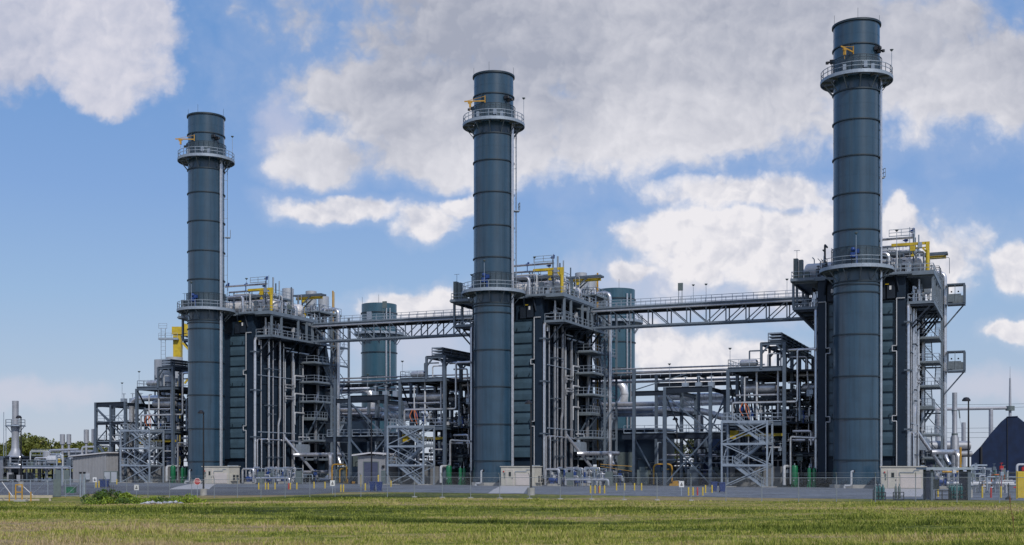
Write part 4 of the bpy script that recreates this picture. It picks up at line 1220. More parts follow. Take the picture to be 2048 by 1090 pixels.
    for v in (3.9, 12.5):
        wl_ += [((-25.7, v, 12.4), (-19.7, v, 7.4), .18), ((-25.7, v, .4), (-19.7, v, 6.8), .2), ((-19.6, v, .4), (-25.7, v, 6.8), .2)]
    wl_ += [((-25.8, 4.0, 12.5), (-25.8, 12.4, 7.4), .16), ((-19.5, 4.0, 7.4), (-19.5, 12.4, 12.6), .16)]
    bars(t, 'brace', wl_, M['steel'])
    dk = part(t, 'walkway', B().box(-25.8, -17.3, 9.7, 11.2, 7.4, 7.46), M['grating'])
    part(dk, 'railing', B().rail([(-25.8, 9.75, 7.46), (-17.3, 9.75, 7.46)]).rail([(-25.8, 11.2, 7.46), (-17.3, 11.2, 7.46)]), M['galv'])
    for i, u in enumerate((-24.3, -22.4, -20.6)):
        part(t, 'valve', B().box(u - .4, u + .4, 8.6, 9.4, 13.4, 14.4).path([(u, 9, 14.4), (u, 9, 15.3)], .08, 6).lathe((u, 9, 15.2), [(.35, -.04), (.35, .04)], 10), M['galv'])
    return t
def make_bay():
    t = thing('bay_frame', '', 'steel frame', (-31, 12, 0))
    for u, v, zt in ((-32.0, 9.7, 16.6), (-33.2, 25.0, 17.0), (-26.5, 25.0, 17.0), (-19.8, 25.0, 17.0), (-29.2, 15.5, 13.5)):
        part(t, 'column', B().ibeam((u, v, 0), (u, v, zt), .42, .42, .07), M['steel'])
    w = B()
    w.ibeam((-32.4, 9.7, 13.1), (-25.9, 9.7, 13.1), .3, .7); w.ibeam((-33.8, 9.7, 7.0), (-25.9, 9.7, 7.0), .35, .8)
    w.ibeam((-33.4, 25, 15.3), (-17.2, 25, 15.3), .3, .6); w.ibeam((-38.5, 25, 7.2), (-17.2, 25, 7.2), .3, .6)
    for u in (-33.2, -26.5, -19.8):
        w.ibeam((u, 25, 16.6), (u, 30, 16.6), .25, .35)
    part(t, 'beam', w, M['dark_steel'])
    bars(t, 'brace', [((-32.0, 9.8, 6.8), (-28.4, 9.8, .3), .16), ((-32.0, 9.7, 13.6), (-26.5, 18, 16.4), .14), ((-34, 9.8, 13), (-36.2, 9.8, 9.5), .16), ((-33.2, 25, 14.8), (-26.5, 25, 7.6), .16), ((-26.5, 25, 7.6), (-19.8, 25, 14.8), .16)], M['steel'])
    dk = part(t, 'walkway', B().box(-33.6, -25.9, 9.9, 11.2, 7.4, 7.46), M['grating'])
    part(dk, 'railing', B().rail([(-33.6, 9.9, 7.46), (-25.9, 9.9, 7.46)]), M['galv'])
    R7 = random.Random(31)
    for i in range(40):
        u = -33 + R7.random() * 13; v = 12 + R7.random() * 16; z = .6 + R7.random() * 5.5; L = 2 + R7.random() * 6
        p = [(u, v, z), (u + L, v, z), (u + L, v, max(.2, z - 2))] if i % 3 else [(u, v, .2), (u, v, z + 1), (u, v + 2, z + 1)]
        part(t, 'low_pipe', B().path(p, .06 + .14 * R7.random(), 7, .3), M[R7.choice(('dark_pipe', 'dark_pipe', 'jacket_dull', 'galv', 'dark_steel'))])
    for i in range(24):
        u = -34 + R7.random() * 14; v = 8 + R7.random() * 16; s_ = .3 + R7.random() * .8
        part(t, 'equipment_box', B().box(u - s_, u + s_, v - s_, v + s_, .1, .8 + s_ * 1.8).box(u - s_ * .5, u + s_ * .5, v - s_ * 1.1, v + s_ * .5, .6 + s_ * 1.8, 1.2 + s_ * 1.8), M[R7.choice(('dark_steel', 'grey_box', 'casing', 'steel', 'blue', 'dark_pipe'))])
    return t
repeat(make_bay(), 'open steel bay frame carrying silver pipes left of the %s', 'open bay frames', units=(2,))
def make_inter():
    t = thing('interconnecting_pipework', '', 'pipework', (-7.6, 14, 0))
    R8 = random.Random(77)
    for i in range(92):
        u = -9.2 + R8.random() * 3.4; v = 5 + R8.random() * 20; z = .3 + R8.random() * 13
        r = .06 + .16 * R8.random() ** 2; k = R8.random()
        if k < .35:
            p = [(u, v, max(.2, z - 4)), (u, v, z + 2), (u, v + 1 + R8.random() * 3, z + 2)]
        elif k < .7:
            p = [(-9.4, v, z), (-5.6, v, z)]
        else:
            p = [(u, v, z), (u, v + 3 + R8.random() * 6, z), (u, v + 3 + R8.random() * 6, z + 2)]
        part(t, 'pipe_run', B().path(p, r, 7, .3), M[R8.choice(('dark_pipe', 'dark_pipe', 'dark_steel', 'jacket_dull', 'galv', 'dark_pipe', 'jacket'))])
    for i in range(40):
        u = -9.2 + R8.random() * 3.4; v = 5 + R8.random() * 10; z = .4 + R8.random() * 12; s_ = .15 + .25 * R8.random()
        part(t, 'valve', B().box(u - s_, u + s_, v - s_, v + s_, z, z + s_ * 2.4).path([(u, v, z - .5), (u, v, z + 1.2)], .05, 6).lathe((u, v, z + 1.1), [(.2, -.03), (.2, .03)], 8), M[R8.choice(('dark_steel', 'dark_pipe', 'grey_box', 'galv'))])
    for z in (4.4, 8.5, 12.2, 15.4):
        part(t, 'catwalk', B().box(-9.5, -5.6, 6, 24, z, z + .1).bar((-9.5, 6, z), (-5.6, 6, z), .14, .25), M['dark_steel'])
    return t
repeat(make_inter(), 'dense dark pipework between rack and casing of the %s', 'interconnecting pipework')
def make_bundle():
    t = thing('pipe_bundle', '', 'pipework', (-12, 28.5, 0))
    R9 = random.Random(91)
    for i in range(70):
        u = -16.8 + R9.random() * 10.5; v = 27.6 + R9.random() * 2.8; r = .05 + .16 * R9.random() ** 2
        if R9.random() < .45:
            z = .3 + R9.random() * 11; p = [(u, v, max(.1, z - 3)), (u, v, z + 2), (u + 1.5 * R9.random(), v, z + 2)]
        else:
            z = .6 + R9.random() * 13; p = [(u - 3, v, z), (u + 2 + R9.random() * 4, v, z), (u + 2 + R9.random() * 4, v, z - 1.2)]
        part(t, 'pipe_run', B().path(p, r, 6, .25), M[R9.choice(('dark_pipe', 'dark_pipe', 'dark_steel', 'jacket_dull', 'galv', 'jacket'))])
    for i in range(30):
        u = -16.8 + R9.random() * 10.5; v = 27.6 + R9.random() * 2.5; z = R9.random() * 10; s_ = .2 + .35 * R9.random()
        part(t, 'valve', B().box(u - s_, u + s_, v - s_, v + s_, z, z + 2.2 * s_).bar((u - 2 * s_, v, z + s_), (u + 2 * s_, v, z + s_), s_ * .8), M[R9.choice(('dark_steel', 'grey_box', 'dark_pipe', 'galv'))])
    return t
repeat(make_bundle(), 'jumbled pipes at the rack rear of the %s', 'rear pipe bundles')
def make_filter():
    t = thing('filter_house', '', 'building', (-11.5, 36, 0))
    part(t, 'wall', B().box(-16.6, -6.6, 31, 42, 0, 11.2).box(-24.5, -16.61, 32, 42, 0, 9.2), M['casing'])
    part(t, 'roof', B().box(-16.8, -6.4, 30.8, 42.2, 11.2, 11.5).box(-24.7, -16.81, 31.8, 42.2, 9.2, 9.45), M['dark_steel'])
    f = B()
    for u in (-16.6, -14.1, -11.6, -9.1, -6.7):
        f.box(u, u + .15, 30.8, 31, 0, 11.2)
    part(t, 'rib', f, M['dark_steel'])
    part(t, 'louvre', B().box(-16, -14.4, 30.9, 30.98, 5, 9).box(-13.6, -12, 30.9, 30.98, 5, 9), M['grey_box'])
    return t
repeat(make_filter(), 'dark boxy house behind the pipe rack of the %s', 'turbine houses behind the racks')
rack = make_rack()
racks = repeat(rack, 'crowded steel pipe rack with cable trays left of the %s', 'boiler pipe racks')

# ---- access stair in front of each pipe rack
def make_access():
    t = thing('access_stair', '', 'stairs', (-14, 1.9, 0))
    Z = (0, 2.95, 5.75, 8.6)
    for u, v in ((-17.0, -.1), (-11.1, -.1), (-17.0, 3.3), (-11.1, 3.3)):
        part(t, 'column', B().bar((u, v, 0), (u, v, 8.6), .22), M['galv'])
    f = B()
    for z in Z[1:]:
        for v in (-.1, 3.3):
            f.bar((-17, v, z - .12), (-11.1, v, z - .12), .16, .26)
        for u in (-17, -11.1):
            f.bar((u, -.1, z - .12), (u, 3.3, z - .12), .16, .26)
    part(t, 'beam', f, M['galv'])
    for v in (-.1, 3.3):
        bars(t, 'brace', [((-17, v, .1), (-11.1, v, 2.7), .12), ((-11.1, v, 2.9), (-17, v, 5.6), .12), ((-17, v, 5.9), (-11.1, v, 8.4), .12)], M['galv'])
    bars(t, 'brace', [((u, -.1, 3.0), (u, 3.3, 5.6), .1) for u in (-17, -11.1)], M['galv'])
    for i, (a, c) in enumerate(zip(Z, Z[1:])):
        x0, x1 = ((-11.6, -15.6) if i % 2 == 0 else (-15.6, -12.1))
        y = .6 if i % 2 == 0 else 2.2
        f = B()
        for dy in (-.5, .5):
            f.bar((x0, y + dy, a), (x1, y + dy, c), .06, .3)
        for k in range(1, 14):
            x, z = x0 + (x1 - x0) * k / 14, a + (c - a) * k / 14
            f.box(x - .13, x + .13, y - .48, y + .48, z - .02, z + .02)
        s_ = part(t, 'stair_flight', f, M['galv'])
        h = B()
        for dy in (-.5, .5):
            for q in (.55, 1.05):
                h.bar((x0, y + dy, a + q), (x1, y + dy, c + q), .06)
            for k in range(5):
                x, z = x0 + (x1 - x0) * k / 4, a + (c - a) * k / 4
                h.bar((x, y + dy, z), (x, y + dy, z + 1.05), .055)
        part(s_, 'handrail', h, M['galv'])
        l0, l1 = ((-17, -15.6) if i % 2 == 0 else (-12.1, -11.1))
        ld = part(t, 'landing', B().box(l0, l1, -.1, 3.3, c - .06, c), M['grating'])
        part(ld, 'railing', B().rail([(l0, -.1, c), (l1, -.1, c)], sp=.7).rail([(-17 if i % 2 == 0 else -11.1, -.1, c), (-17 if i % 2 == 0 else -11.1, 3.3, c)], sp=.8), M['galv'])
    part(t, 'footing', B().box(-17.5, -15.2, -.6, .4, -.05, .12).box(-11.8, -9.9, -.6, .4, -.05, .12), M['concrete'])
    return t
repeat(make_access(), 'switchback steel stair climbing to the pipe rack of the %s', 'pipe rack access stairs')
def make_enclosure():
    t = thing('concrete_enclosure', '', 'enclosure', (-13, 6, 0))
    b = B()
    x = -17.5
    for i, wd in enumerate((1.6, 1.6, 1.6, 1.6, 1.4)):
        b.box(x, x + wd - .05, 5.0, 5.25, 0, 2.7); x += wd
    b.box(-17.5, -9.9, 5.25, 8.5, 0, 2.66)
    part(t, 'wall_panel', b, M['concrete_dark'])
    part(t, 'louvre', B().box(-16.4, -15.0, 4.94, 4.99, 1.4, 2.3).box(-16.3, -15.1, 4.9, 4.95, 1.5, 1.55).box(-16.3, -15.1, 4.9, 4.95, 1.8, 1.85), M['black'])
    return t
repeat(make_enclosure(), 'low grey panelled enclosure under the pipe rack of the %s', 'panelled enclosures')

# ---- green tanks
def make_tank(u, v, r, h, kind):
    t = thing('storage_tank', '', 'tank', (u, v, 0))
    part(t, 'shell', B().lathe((u, v, 0), [(.05, .25), (r * .8, .3), (r, .45), (r, h - .25), (r * .85, h - .08), (r * .45, h), (.02, h + .03)], 20), M['green'])
    b = B()
    for a in range(4):
        b.bar((u + r * .8 * math.cos(a * 1.57 + .4), v + r * .8 * math.sin(a * 1.57 + .4), 0), (u + r * .8 * math.cos(a * 1.57 + .4), v + r * .8 * math.sin(a * 1.57 + .4), .5), .12)
    part(t, 'leg', b, M['green'])
    part(t, 'nozzle', B().path([(u, v, h), (u, v, h + .25)], .06, 6).path([(u, v - r, .9), (u, v - r - .25, .9)], .08, 6), M['galv'])
    return t
for u, v, r, h, kd in ((-7.95, 1.8, .42, 2.85, 'wide green tank'), (-6.1, 1.8, .24, 2.5, 'middle narrow green tank'), (-5.45, 1.8, .24, 2.5, 'inner narrow green tank')):
    repeat(make_tank(u, v, r, h, kd), kd + ' at the left foot of the %s', 'green tanks')

# ---- cream analyser cabin, one in front of each stack
def make_cabin():
    t = thing('analyser_cabin', '', 'cabin', (6, -4.2, 0))
    part(t, 'body', B().box(3.55, 8.45, -5.5, -2.9, .1, 2.62), M['cream'])
    part(t, 'roof', B().box(3.42, 8.58, -5.62, -2.8, 2.62, 2.74), M['cream'])
    part(t, 'base', B().box(3.5, 8.5, -5.55, -2.85, -.1, .1), M['concrete'])
    d = part(t, 'door', B().box(4.45, 5.35, -5.56, -5.5, .12, 2.2), M['cream'])
    part(d, 'frame', B().box(4.35, 4.45, -5.58, -5.5, .12, 2.3).box(5.35, 5.45, -5.58, -5.5, .12, 2.3).box(4.45, 5.35, -5.58, -5.5, 2.2, 2.3), M['cream2'])
    part(d, 'window', B().box(4.72, 5.05, -5.585, -5.56, 1.35, 1.95), M['glass'])
    part(d, 'handle', B().box(5.2, 5.27, -5.62, -5.56, 1.0, 1.15), M['black'])
    part(t, 'wall_panel', B().box(5.75, 8.1, -5.58, -5.5, .15, 1.72), M['cream2'])
    part(t, 'conduit', B().path([(5.65, -5.56, 1.6), (5.65, -5.56, 2.0), (7.3, -5.56, 2.0), (7.3, -5.56, 2.25), (7.9, -5.56, 2.25)], .035, 6, .05), M['galv'])
    part(t, 'alarm_box', B().box(4.0, 4.15, -5.6, -5.5, 1.5, 1.85).box(4.02, 4.13, -5.58, -5.5, 1.1, 1.35), M['grey_box'])
    part(t, 'alarm_light', B().lathe((3.95, -5.55, 2.0), [(.01, -.1), (.09, -.08), (.09, .08), (.01, .1)], 10), M['red'])
    part(t, 'air_conditioner', B().box(8.45, 8.85, -5.2, -4.5, .5, 1.5).box(8.45, 8.85, -4.3, -3.6, .5, 1.5), M['cream'])
    part(t, 'vent_grille', B().box(8.85, 8.87, -5.1, -4.6, .6, .95).box(8.85, 8.87, -4.2, -3.7, .6, .95).box(8.85, 8.87, -5.1, -4.6, 1.05, 1.4).box(8.85, 8.87, -4.2, -3.7, 1.05, 1.4), M['black'])
    part(t, 'roof_trunking', B().box(8.0, 8.3, -5.3, -3, 2.74, 2.86), M['galv'])
    return t
repeat(make_cabin(), 'cream metal cabin before the stack of the %s', 'cream analyser cabins')
def make_vent():
    t = thing('vent_pipe', '', 'pipe', (0, -4, 0))
    part(t, 'riser', B().path([(-.9, -4.0, .35), (-.1, -4.0, .35), (-.1, -4.0, 2.1), (.25, -4.0, 2.1)], .13, 8, .25), M['white_pipe'])
    part(t, 'support', B().bar((-.9, -4, -.1), (-.9, -4, .3), .2), M['white_pipe'])
    part(t, 'flange', B().lathe((.2, -4, 2.1), [(.02, .02), (.2, .02), (.2, .1), (.02, .1)], 10, axis='x'), M['black'])
    return t
repeat(make_vent(), 'white bent vent pipe before the stack of the %s', 'white vent pipes')

# ---- valve and pump skid beside each cabin
def make_pump(u, v, s=1.0):
    t = thing('pump', '', 'pump', (u, v, 0))
    part(t, 'plinth', B().box(u - .9, u + .9, v - .5, v + .5, -.05, .35), M['concrete'])
    part(t, 'motor', B().vessel((u - .75, v, .85 * s), .8, .33 * s, 'x', 12).box(u - .6, u - .1, v - .3, v + .3, .35, .6), M['blue'])
    part(t, 'casing', B().lathe((u + .25, v, .8 * s), [(.05, 0), (.45 * s, .05), (.45 * s, .35), (.05, .4)], 14, axis='x').path([(u + .45, v, 1.0), (u + .45, v, 2.0)], .13, 8), M['blue'])
    part(t, 'discharge', B().path([(u + .45, v, 1.9), (u + .45, v, 2.5), (u + .45, v + 1.5, 2.5)], .14, 8), M['jacket'])
    return t
for (u, v, w) in ((10.2, -2.4, 'blue motor pump next to the cabin'), (12.0, -1.2, 'blue motor pump farther along from the cabin'), (12.4, 2.2, 'blue motor pump set back under the boiler pipes')):
    repeat(make_pump(u, v), w + ' of the %s', 'blue pumps')
def make_skid():
    t = thing('valve_skid', '', 'pipe skid', (12, 2, 0))
    R4 = random.Random(8)
    f = B()
    for u in (9.4, 11.5, 13.6, 15.6):
        for v in (-1.5, 3.5):
            f.bar((u, v, -.05), (u, v, 2.4), .12)
    for v in (-1.5, 3.5):
        f.bar((9.4, v, 2.35), (15.6, v, 2.35), .12); f.bar((9.4, v, 1.2), (15.6, v, 1.2), .1)
    part(t, 'frame', f, M['galv'])
    part(t, 'header', B().path([(9.0, -2.9, .2), (9.0, -2.9, 2.3), (11.0, -2.9, 2.3), (11.0, -2.9, .3)], .17, 8), M['jacket'])
    part(t, 'header', B().path([(12.6, -4.6, .2), (12.6, -4.6, .95), (18.6, -4.6, .95), (18.6, -4.6, .2)], .15, 8), M['jacket'])
    part(t, 'header', B().path([(8.9, -1.9, .4), (9.6, -1.9, 1.2), (9.6, -1.9, 1.9)], .2, 8), M['white_pipe'])
    for i in range(34):
        u, v = 9.3 + R4.random() * 8, -3 + R4.random() * 9
        h = .8 + R4.random() * 1.8; w = (R4.random() - .3) * 3
        part(t, 'skid_pipe', B().path([(u, v, -.05), (u, v, h), (u + w, v, h), (u + w, v, h - .7)], .05 + .08 * R4.random(), 7, .2), M[R4.choice(('jacket', 'galv', 'jacket_dull', 'blue', 'dark_pipe', 'white_pipe'))])
    for i in range(24):
        u, v = 9.3 + R4.random() * 8, -2.8 + R4.random() * 8
        z = .3 + R4.random() * 1.3
        part(t, 'skid_valve', B().box(u - .2, u + .2, v - .2, v + .2, z, z + .45).path([(u, v, -.05), (u, v, z + .9)], .05, 6).lathe((u, v, z + .85), [(.2, -.03), (.2, .03)], 8), M[R4.choice(('galv', 'blue', 'grey_box', 'blue', 'steel', 'white_pipe'))])
    part(t, 'panel', B().box(12.2, 13.2, -3.6, -3.2, .1, 1.9).box(16.6, 17.6, 0, .4, .1, 2.0), M['grey_box'])
    return t
repeat(make_skid(), 'knee-high jumble of valves and pipes on the right of the %s', 'valve skids')

# ---- lookout landings on the outer side of the near unit
def make_lookout(z, lab):
    t = thing('lookout_landing', lab, 'platform', (10.3, 24.5, z), group='glazed lookout landings')
    part(t, 'floor', B().box(9.35, 11.7, 23.4, 25.4, z, z + .22), M['steel'])
    f = B()
    for u in (9.4, 11.6):
        for v in (23.45, 25.35):
            f.bar((u, v, z + .2), (u, v, z + 2.9), .12 if u < 10 else .26)
    f.box(9.35, 11.7, 23.4, 25.4, z + 2.75, z + 2.95)
    part(t, 'frame', f, M['steel'])
    part(t, 'lower_panel', B().box(9.45, 11.2, 23.43, 23.47, z + .4, z + 1.5).bar((10.4, 23.42, z + .3), (10.4, 23.42, z + 2.75), .07), M['grating'])
    part(t, 'rear_panel', B().box(9.45, 11.4, 25.33, 25.37, z + .4, z + 1.5), M['grating'])
    part(t, 'lamp', B().ball((9.9, 24.2, z + 1.9), .12).ball((10.8, 24.2, z + 1.9), .12), M['black'])
    part(t, 'brace', B().bar((11.5, 24.4, z), (8.8, 24.4, z - 3.2), .18), M['steel'])
make_lookout(25.3, 'upper of the two lookout landings jutting from the stair tower by the navy building')
make_lookout(15.9, 'lower of the two lookout landings jutting from the stair tower by the navy building')

# ---- steam lines through the gaps between the units
def steam(name, pts, r, lab, m='bright_jacket', bend=None, gap2=None, fr=14):
    t = thing(name, lab, 'pipe', pts[0], group='large steam lines')
    part(t, 'lagging', B().path(pts, r, fr, bend), M[m])
    j = B()
    for a, b_ in zip(pts, pts[1:]):
        a, b_ = Vector(a), Vector(b_)
        n = int((b_ - a).length / 1.6)
        for k in range(1, n):
            p = a + (b_ - a) * (k / n); d = (b_ - a).normalized() * .05
            j.path([p - d, p + d], r + .025, fr)
    part(t, 'joint_band', j, M['jacket_dull'])
    if gap2:
        dup(t, STEP[0], STEP[1], 0, gap2)
steam('steam_line', [(-23.0, 29.5, 13.6), (-34.0, 29.5, 13.66), (-35.0, 32.0, 13.4), (-33, 36, 12.6)], .54, 'fat silver pipe, topmost of the bundle in the open bay beside the near boiler', bend=1.6, gap2='fat silver pipe, topmost of the bundle in the open bay beside the middle boiler')
steam('steam_line', [(-20.5, 29.6, 12.75), (-30.4, 29.6, 12.65), (-31.4, 32, 12.5), (-31.4, 40, 12.3)], .50, 'fat silver pipe curling back just below the topmost line, near boiler bay', bend=1.5, gap2='fat silver pipe curling back just below the topmost line, middle boiler bay')
steam('steam_line', [(-19.5, 29.2, 10.0), (-23.3, 29.2, 10.15), (-27.0, 29.2, 11.4), (-34.0, 29.2, 11.5), (-35.4, 31.5, 11.45), (-35.8, 40, 11.4)], .52, 'silver pipe with a sloping dogleg, lowest of the near boiler bay bundle', bend=1.3, gap2='silver pipe with a sloping dogleg, lowest of the middle boiler bay bundle')
for i, (z, v) in enumerate(((12.85, 34.2), (11.95, 33.6), (11.2, 34.2))):
    steam('steam_line', [(-31.5, v, z), (-50, v, z + .1)], .40, ('upper', 'second', 'lowest')[i] + ' of three dull pipes running behind the stair tower into the near boiler bay', 'jacket_dull',
          gap2=('upper', 'second', 'lowest')[i] + ' of three dull pipes running behind the stair tower into the middle boiler bay')
steam('steam_line', [(-52, 42.0, 17.2), (-43.9, 42.0, 17.2), (-43.9, 42.2, 13.0), (-52, 42.4, 12.7)], .72, 'huge silver elbow turning down beside the stair tower, near boiler bay', bend=1.95,
      gap2='huge silver elbow turning down beside the stair tower, middle boiler bay')
for i, (z, v, r) in enumerate(((18.2, 28.0, .13), (17.6, 28.4, .22), (16.9, 28.0, .33), (16.2, 29.0, .2))):
    steam('rack_pipe', [(-17.0, v, z), (-48, v, z)], r, ('thin topmost', 'second', 'thick third', 'lowest') [i] + ' of the straight pipes spanning the near boiler bay', ('jacket_dull', 'jacket_dull', 'dark_pipe', 'jacket_dull')[i],
          gap2=('thin topmost', 'second', 'thick third', 'lowest')[i] + ' of the straight pipes spanning the middle boiler bay', fr=10)

# ================================================================== things of their own around the plant
def GP(px, Y):
    """ground point on bearing px at distance Y (metres), read off the survey of the photograph"""
    X = (px - 1024) / 2390 * Y
    return X, Y, zg(X, Y)
# ---- yard lamps
def make_lamp(X, Y, z, H=9.2):
    t = thing('yard_lamp', '', 'street lamp', (X, Y, z), 'X', 'dark yard lamps')
    part(t, 'pole', B().lathe((X, Y, z), [(.11, .5), (.07, H)], 10), M['black'])
    part(t, 'footing', B().lathe((X, Y, z), [(.38, -.3), (.38, .75), (.02, .75)], 16), M['concrete'])
    part(t, 'lamp_head', B().lathe((X - .25, Y - .1, z + H), [(.02, .30), (.22, .26), (.38, .05), (.38, -.08), (.02, -.1)], 14).bar((X, Y, z + H), (X - .25, Y - .1, z + H + .1), .1), M['black'])
    return t
for px, Y, lab in ((407, 133, 'dark yard lamp on a concrete footing beside the stop sign'), (743, 154, 'dark yard lamp in front of the blue roller door building'),
                   (1062, 119.5, 'dark yard lamp on a concrete footing beside the cream cabin of the middle boiler'), (1354, 166, 'dark yard lamp among the open bay pipes between middle and near boilers'),
                   (1937, 113, 'dark yard lamp by the gas bottle shelter and navy building'), (42, 158, 'dark yard lamp in front of the small silver heater stack')):
    X, Y, z = GP(px, Y)
    make_lamp(X, Y, z)['label'] = lab
# ---- floodlights on thin poles along roofs, bridges and racks
def make_flood(p, h, lab, frame='U'):
    t = thing('floodlight_pole', lab, 'floodlight', p, frame, 'thin floodlight poles')
    part(t, 'pole', B().path([p, (p[0], p[1], p[2] + h)], .035, 6), M['galv'])
    part(t, 'lamp', B().lathe((p[0], p[1], p[2] + h), [(.06, .1), (.12, .18), (.24, .32), (.22, .36), (.02, .36)], 10), M['grey_box'])
    return t
FL = [((4.4, 4.5, 27.2), 5.2, 'floodlight pole at the front roof edge of the %s'), ((-4.2, 1.6, 27.4), 2.6, 'floodlight left on the lower stack platform of the %s'),
      ((0.5, -4.3, 27.4), 3.4, 'floodlight front on the lower stack platform of the %s'), ((4.1, 1.2, 51.0), 3.3, 'floodlight on the top stack platform of the %s'),
      ((-16.9, 4.2, 15.9), 2.3, 'floodlight on the upper pipe rack deck of the %s'), ((-27.5, 12.2, 13.5), 3.6, 'floodlight in the open bay beside the %s')]
for p, h, f in FL:
    repeat(make_flood(p, h, ''), f, 'thin floodlight poles')
for u, lab in ((-25.3, 'floodlight on the footbridge just right of its grey panel'), (-23.4, 'second floodlight along the footbridge from its grey panel'), (-11.7, 'floodlight on the near boiler end of the footbridge')):
    make_flood((u, 17.2, 26.6), 2.4, lab)

# ---- control boxes, bins, bollards, signs
def make_bollard(px, by, h, c, lab, group):
    Y = 2390 * (EYE + .12) / (by - 932)
    for _ in range(6):
        X, Y_, z = GP(px, Y); Y = 2390 * (EYE - z) / (by - 932)
    X, Y, z = GP(px, Y)
    t = thing('bollard', lab, 'bollard', (X, Y, z), 'X', group)
    part(t, 'post', B().lathe((X, Y, z), [(.085, -.1), (.085, h - .06), (.06, h - .01), (.01, h)], 12), M[c])
    part(t, 'footing', B().lathe((X, Y, z), [(.17, -.1), (.17, .03), (.02, .035)], 10), M['concrete'])
g = 'yellow bollards in the yard'
BL = []
for i, px in enumerate((1181, 1190, 1199.5, 1209)):
    BL.append((px, 987, .85, 'yellow', '%s of the four yellow bollards right of the middle boiler cabin' % ('leftmost', 'second', 'third', 'rightmost')[i]))
for i, px in enumerate((1377, 1386, 1405.5)):
    BL.append((px, 991.5, .85, 'yellow', '%s yellow bollard beside the red post in front of the access stair' % ('leftmost', 'second', 'rightmost')[i]))
BL += [(1411, 986, .85, 'yellow', 'yellow bollard set back behind the red post group'), (1424, 986, .85, 'yellow', 'yellow bollard standing next to the two blue bins'),
       (1394.8, 991.5, .85, 'red', 'red post between yellow bollards before the access stair'), (1198, 986, .7, 'red', 'short red post among the four bollards by the middle boiler')]
for i, px in enumerate((1233, 1249, 1269, 1283)):
    BL.append((px, 981, .85, 'yellow', '%s of the four far yellow bollards under the open pipe bay' % ('leftmost', 'second', 'third', 'rightmost')[i]))
for px, by, lab in ((730.5, 981, 'leftmost yellow bollard in front of the blue roller door'), (741, 981, 'yellow bollard just left of the blue bins at the roller door building'),
                    (721.7, 974, 'tall yellow post at the left jamb of the blue roller door'), (756.5, 974, 'tall yellow post at the right jamb of the blue roller door'), (782, 974, 'yellow bollard behind the access stair of the middle boiler')):
    BL.append((px, by, 1.6 if 'tall' in lab else .85, 'yellow', lab))
for i, px in enumerate((517.5, 531, 536.5, 550)):
    BL.append((px, 979, .85, 'yellow', '%s yellow bollard in the row right of the stop sign cabin' % ('first', 'second', 'third', 'fourth')[i]))
for i, px in enumerate((580.7, 593.7, 628, 650)):
    BL.append((px, 979 - (i > 1) * 2, .85, 'yellow', '%s yellow bollard under the sloping blowdown pipe, counted from the red post' % ('nearest', 'second', 'third', 'farthest')[i]))
BL += [(577.5, 979, .8, 'red', 'red post beside bollards under the sloping blowdown pipe'), (681.7, 984, .85, 'yellow', 'left of a pair of yellow bollards near the white notice board'), (687, 984, .85, 'yellow', 'right of a pair of yellow bollards near the white notice board'),
       (192, 975.5, .9, 'yellow', 'left yellow bollard at the beige metal shed corner'), (198, 975.5, .9, 'yellow', 'right yellow bollard at the beige metal shed corner'), (233.6, 969, .8, 'yellow', 'yellow bollard near the green cabinet of the beige shed'),
       (1856, 996, 1.1, 'yellow', 'yellow bollard at the left corner of the gas bottle shelter'), (1876, 994, 1.0, 'yellow', 'yellow bollard inside the gas bottle shelter'), (1964.5, 996, 1.1, 'yellow', 'yellow bollard left of the red post by the navy building'),
       (2002, 996, 1.1, 'yellow', 'yellow bollard right of the red post by the navy building'), (1982, 996, 1.0, 'red', 'red post between two bollards by the navy building')]
for px, by, h, c, lab in BL:
    make_bollard(px, by, h, c, lab, 'bollards and posts in the yard')
def make_bin(px, Y, lab):
    X, Y, z = GP(px, Y)
    t = thing('wheelie_bin', lab, 'bin', (X, Y, z), 'X', 'blue bins')
    b = B(); b.add([(X + sx * w, Y + sy * w, z + h) for h, w in ((.1, .24), (1.0, .33)) for sx, sy in ((-1, -1), (1, -1), (1, 1), (-1, 1))],
                   [(3, 2, 1, 0), (4, 5, 6, 7), (0, 1, 5, 4), (1, 2, 6, 5), (2, 3, 7, 6), (3, 0, 4, 7)])
    part(t, 'body', b, M['bin'])
    part(t, 'lid', B().box(X - .38, X + .38, Y - .38, Y + .36, z + 1.0, z + 1.1).box(X - .3, X + .3, Y + .3, Y + .42, z + .95, z + 1.05), M['bin'])
    part(t, 'wheel', B().lathe((X - .3, Y + .25, z + .12), [(.02, 0), (.12, 0), (.12, .08), (.02, .08)], 10, axis='x').lathe((X + .22, Y + .25, z + .12), [(.02, 0), (.12, 0), (.12, .08), (.02, .08)], 10, axis='x'), M['black'])
for px, Y, lab in ((758.6, 133, 'blue wheeled bin right of the bollards at the roller door'), (745, 134, 'blue wheeled bin half behind a yellow bollard at the roller door'), (1444.5, 128, 'blue wheeled bin standing alone before the access stair'),
                   (1428, 131, 'blue wheeled bin half hidden behind a yellow bollard by the access stair'), (205, 157, 'left blue bin by the beige metal shed'), (213, 157, 'right blue bin by the beige metal shed')):
    make_bin(px, Y, lab)

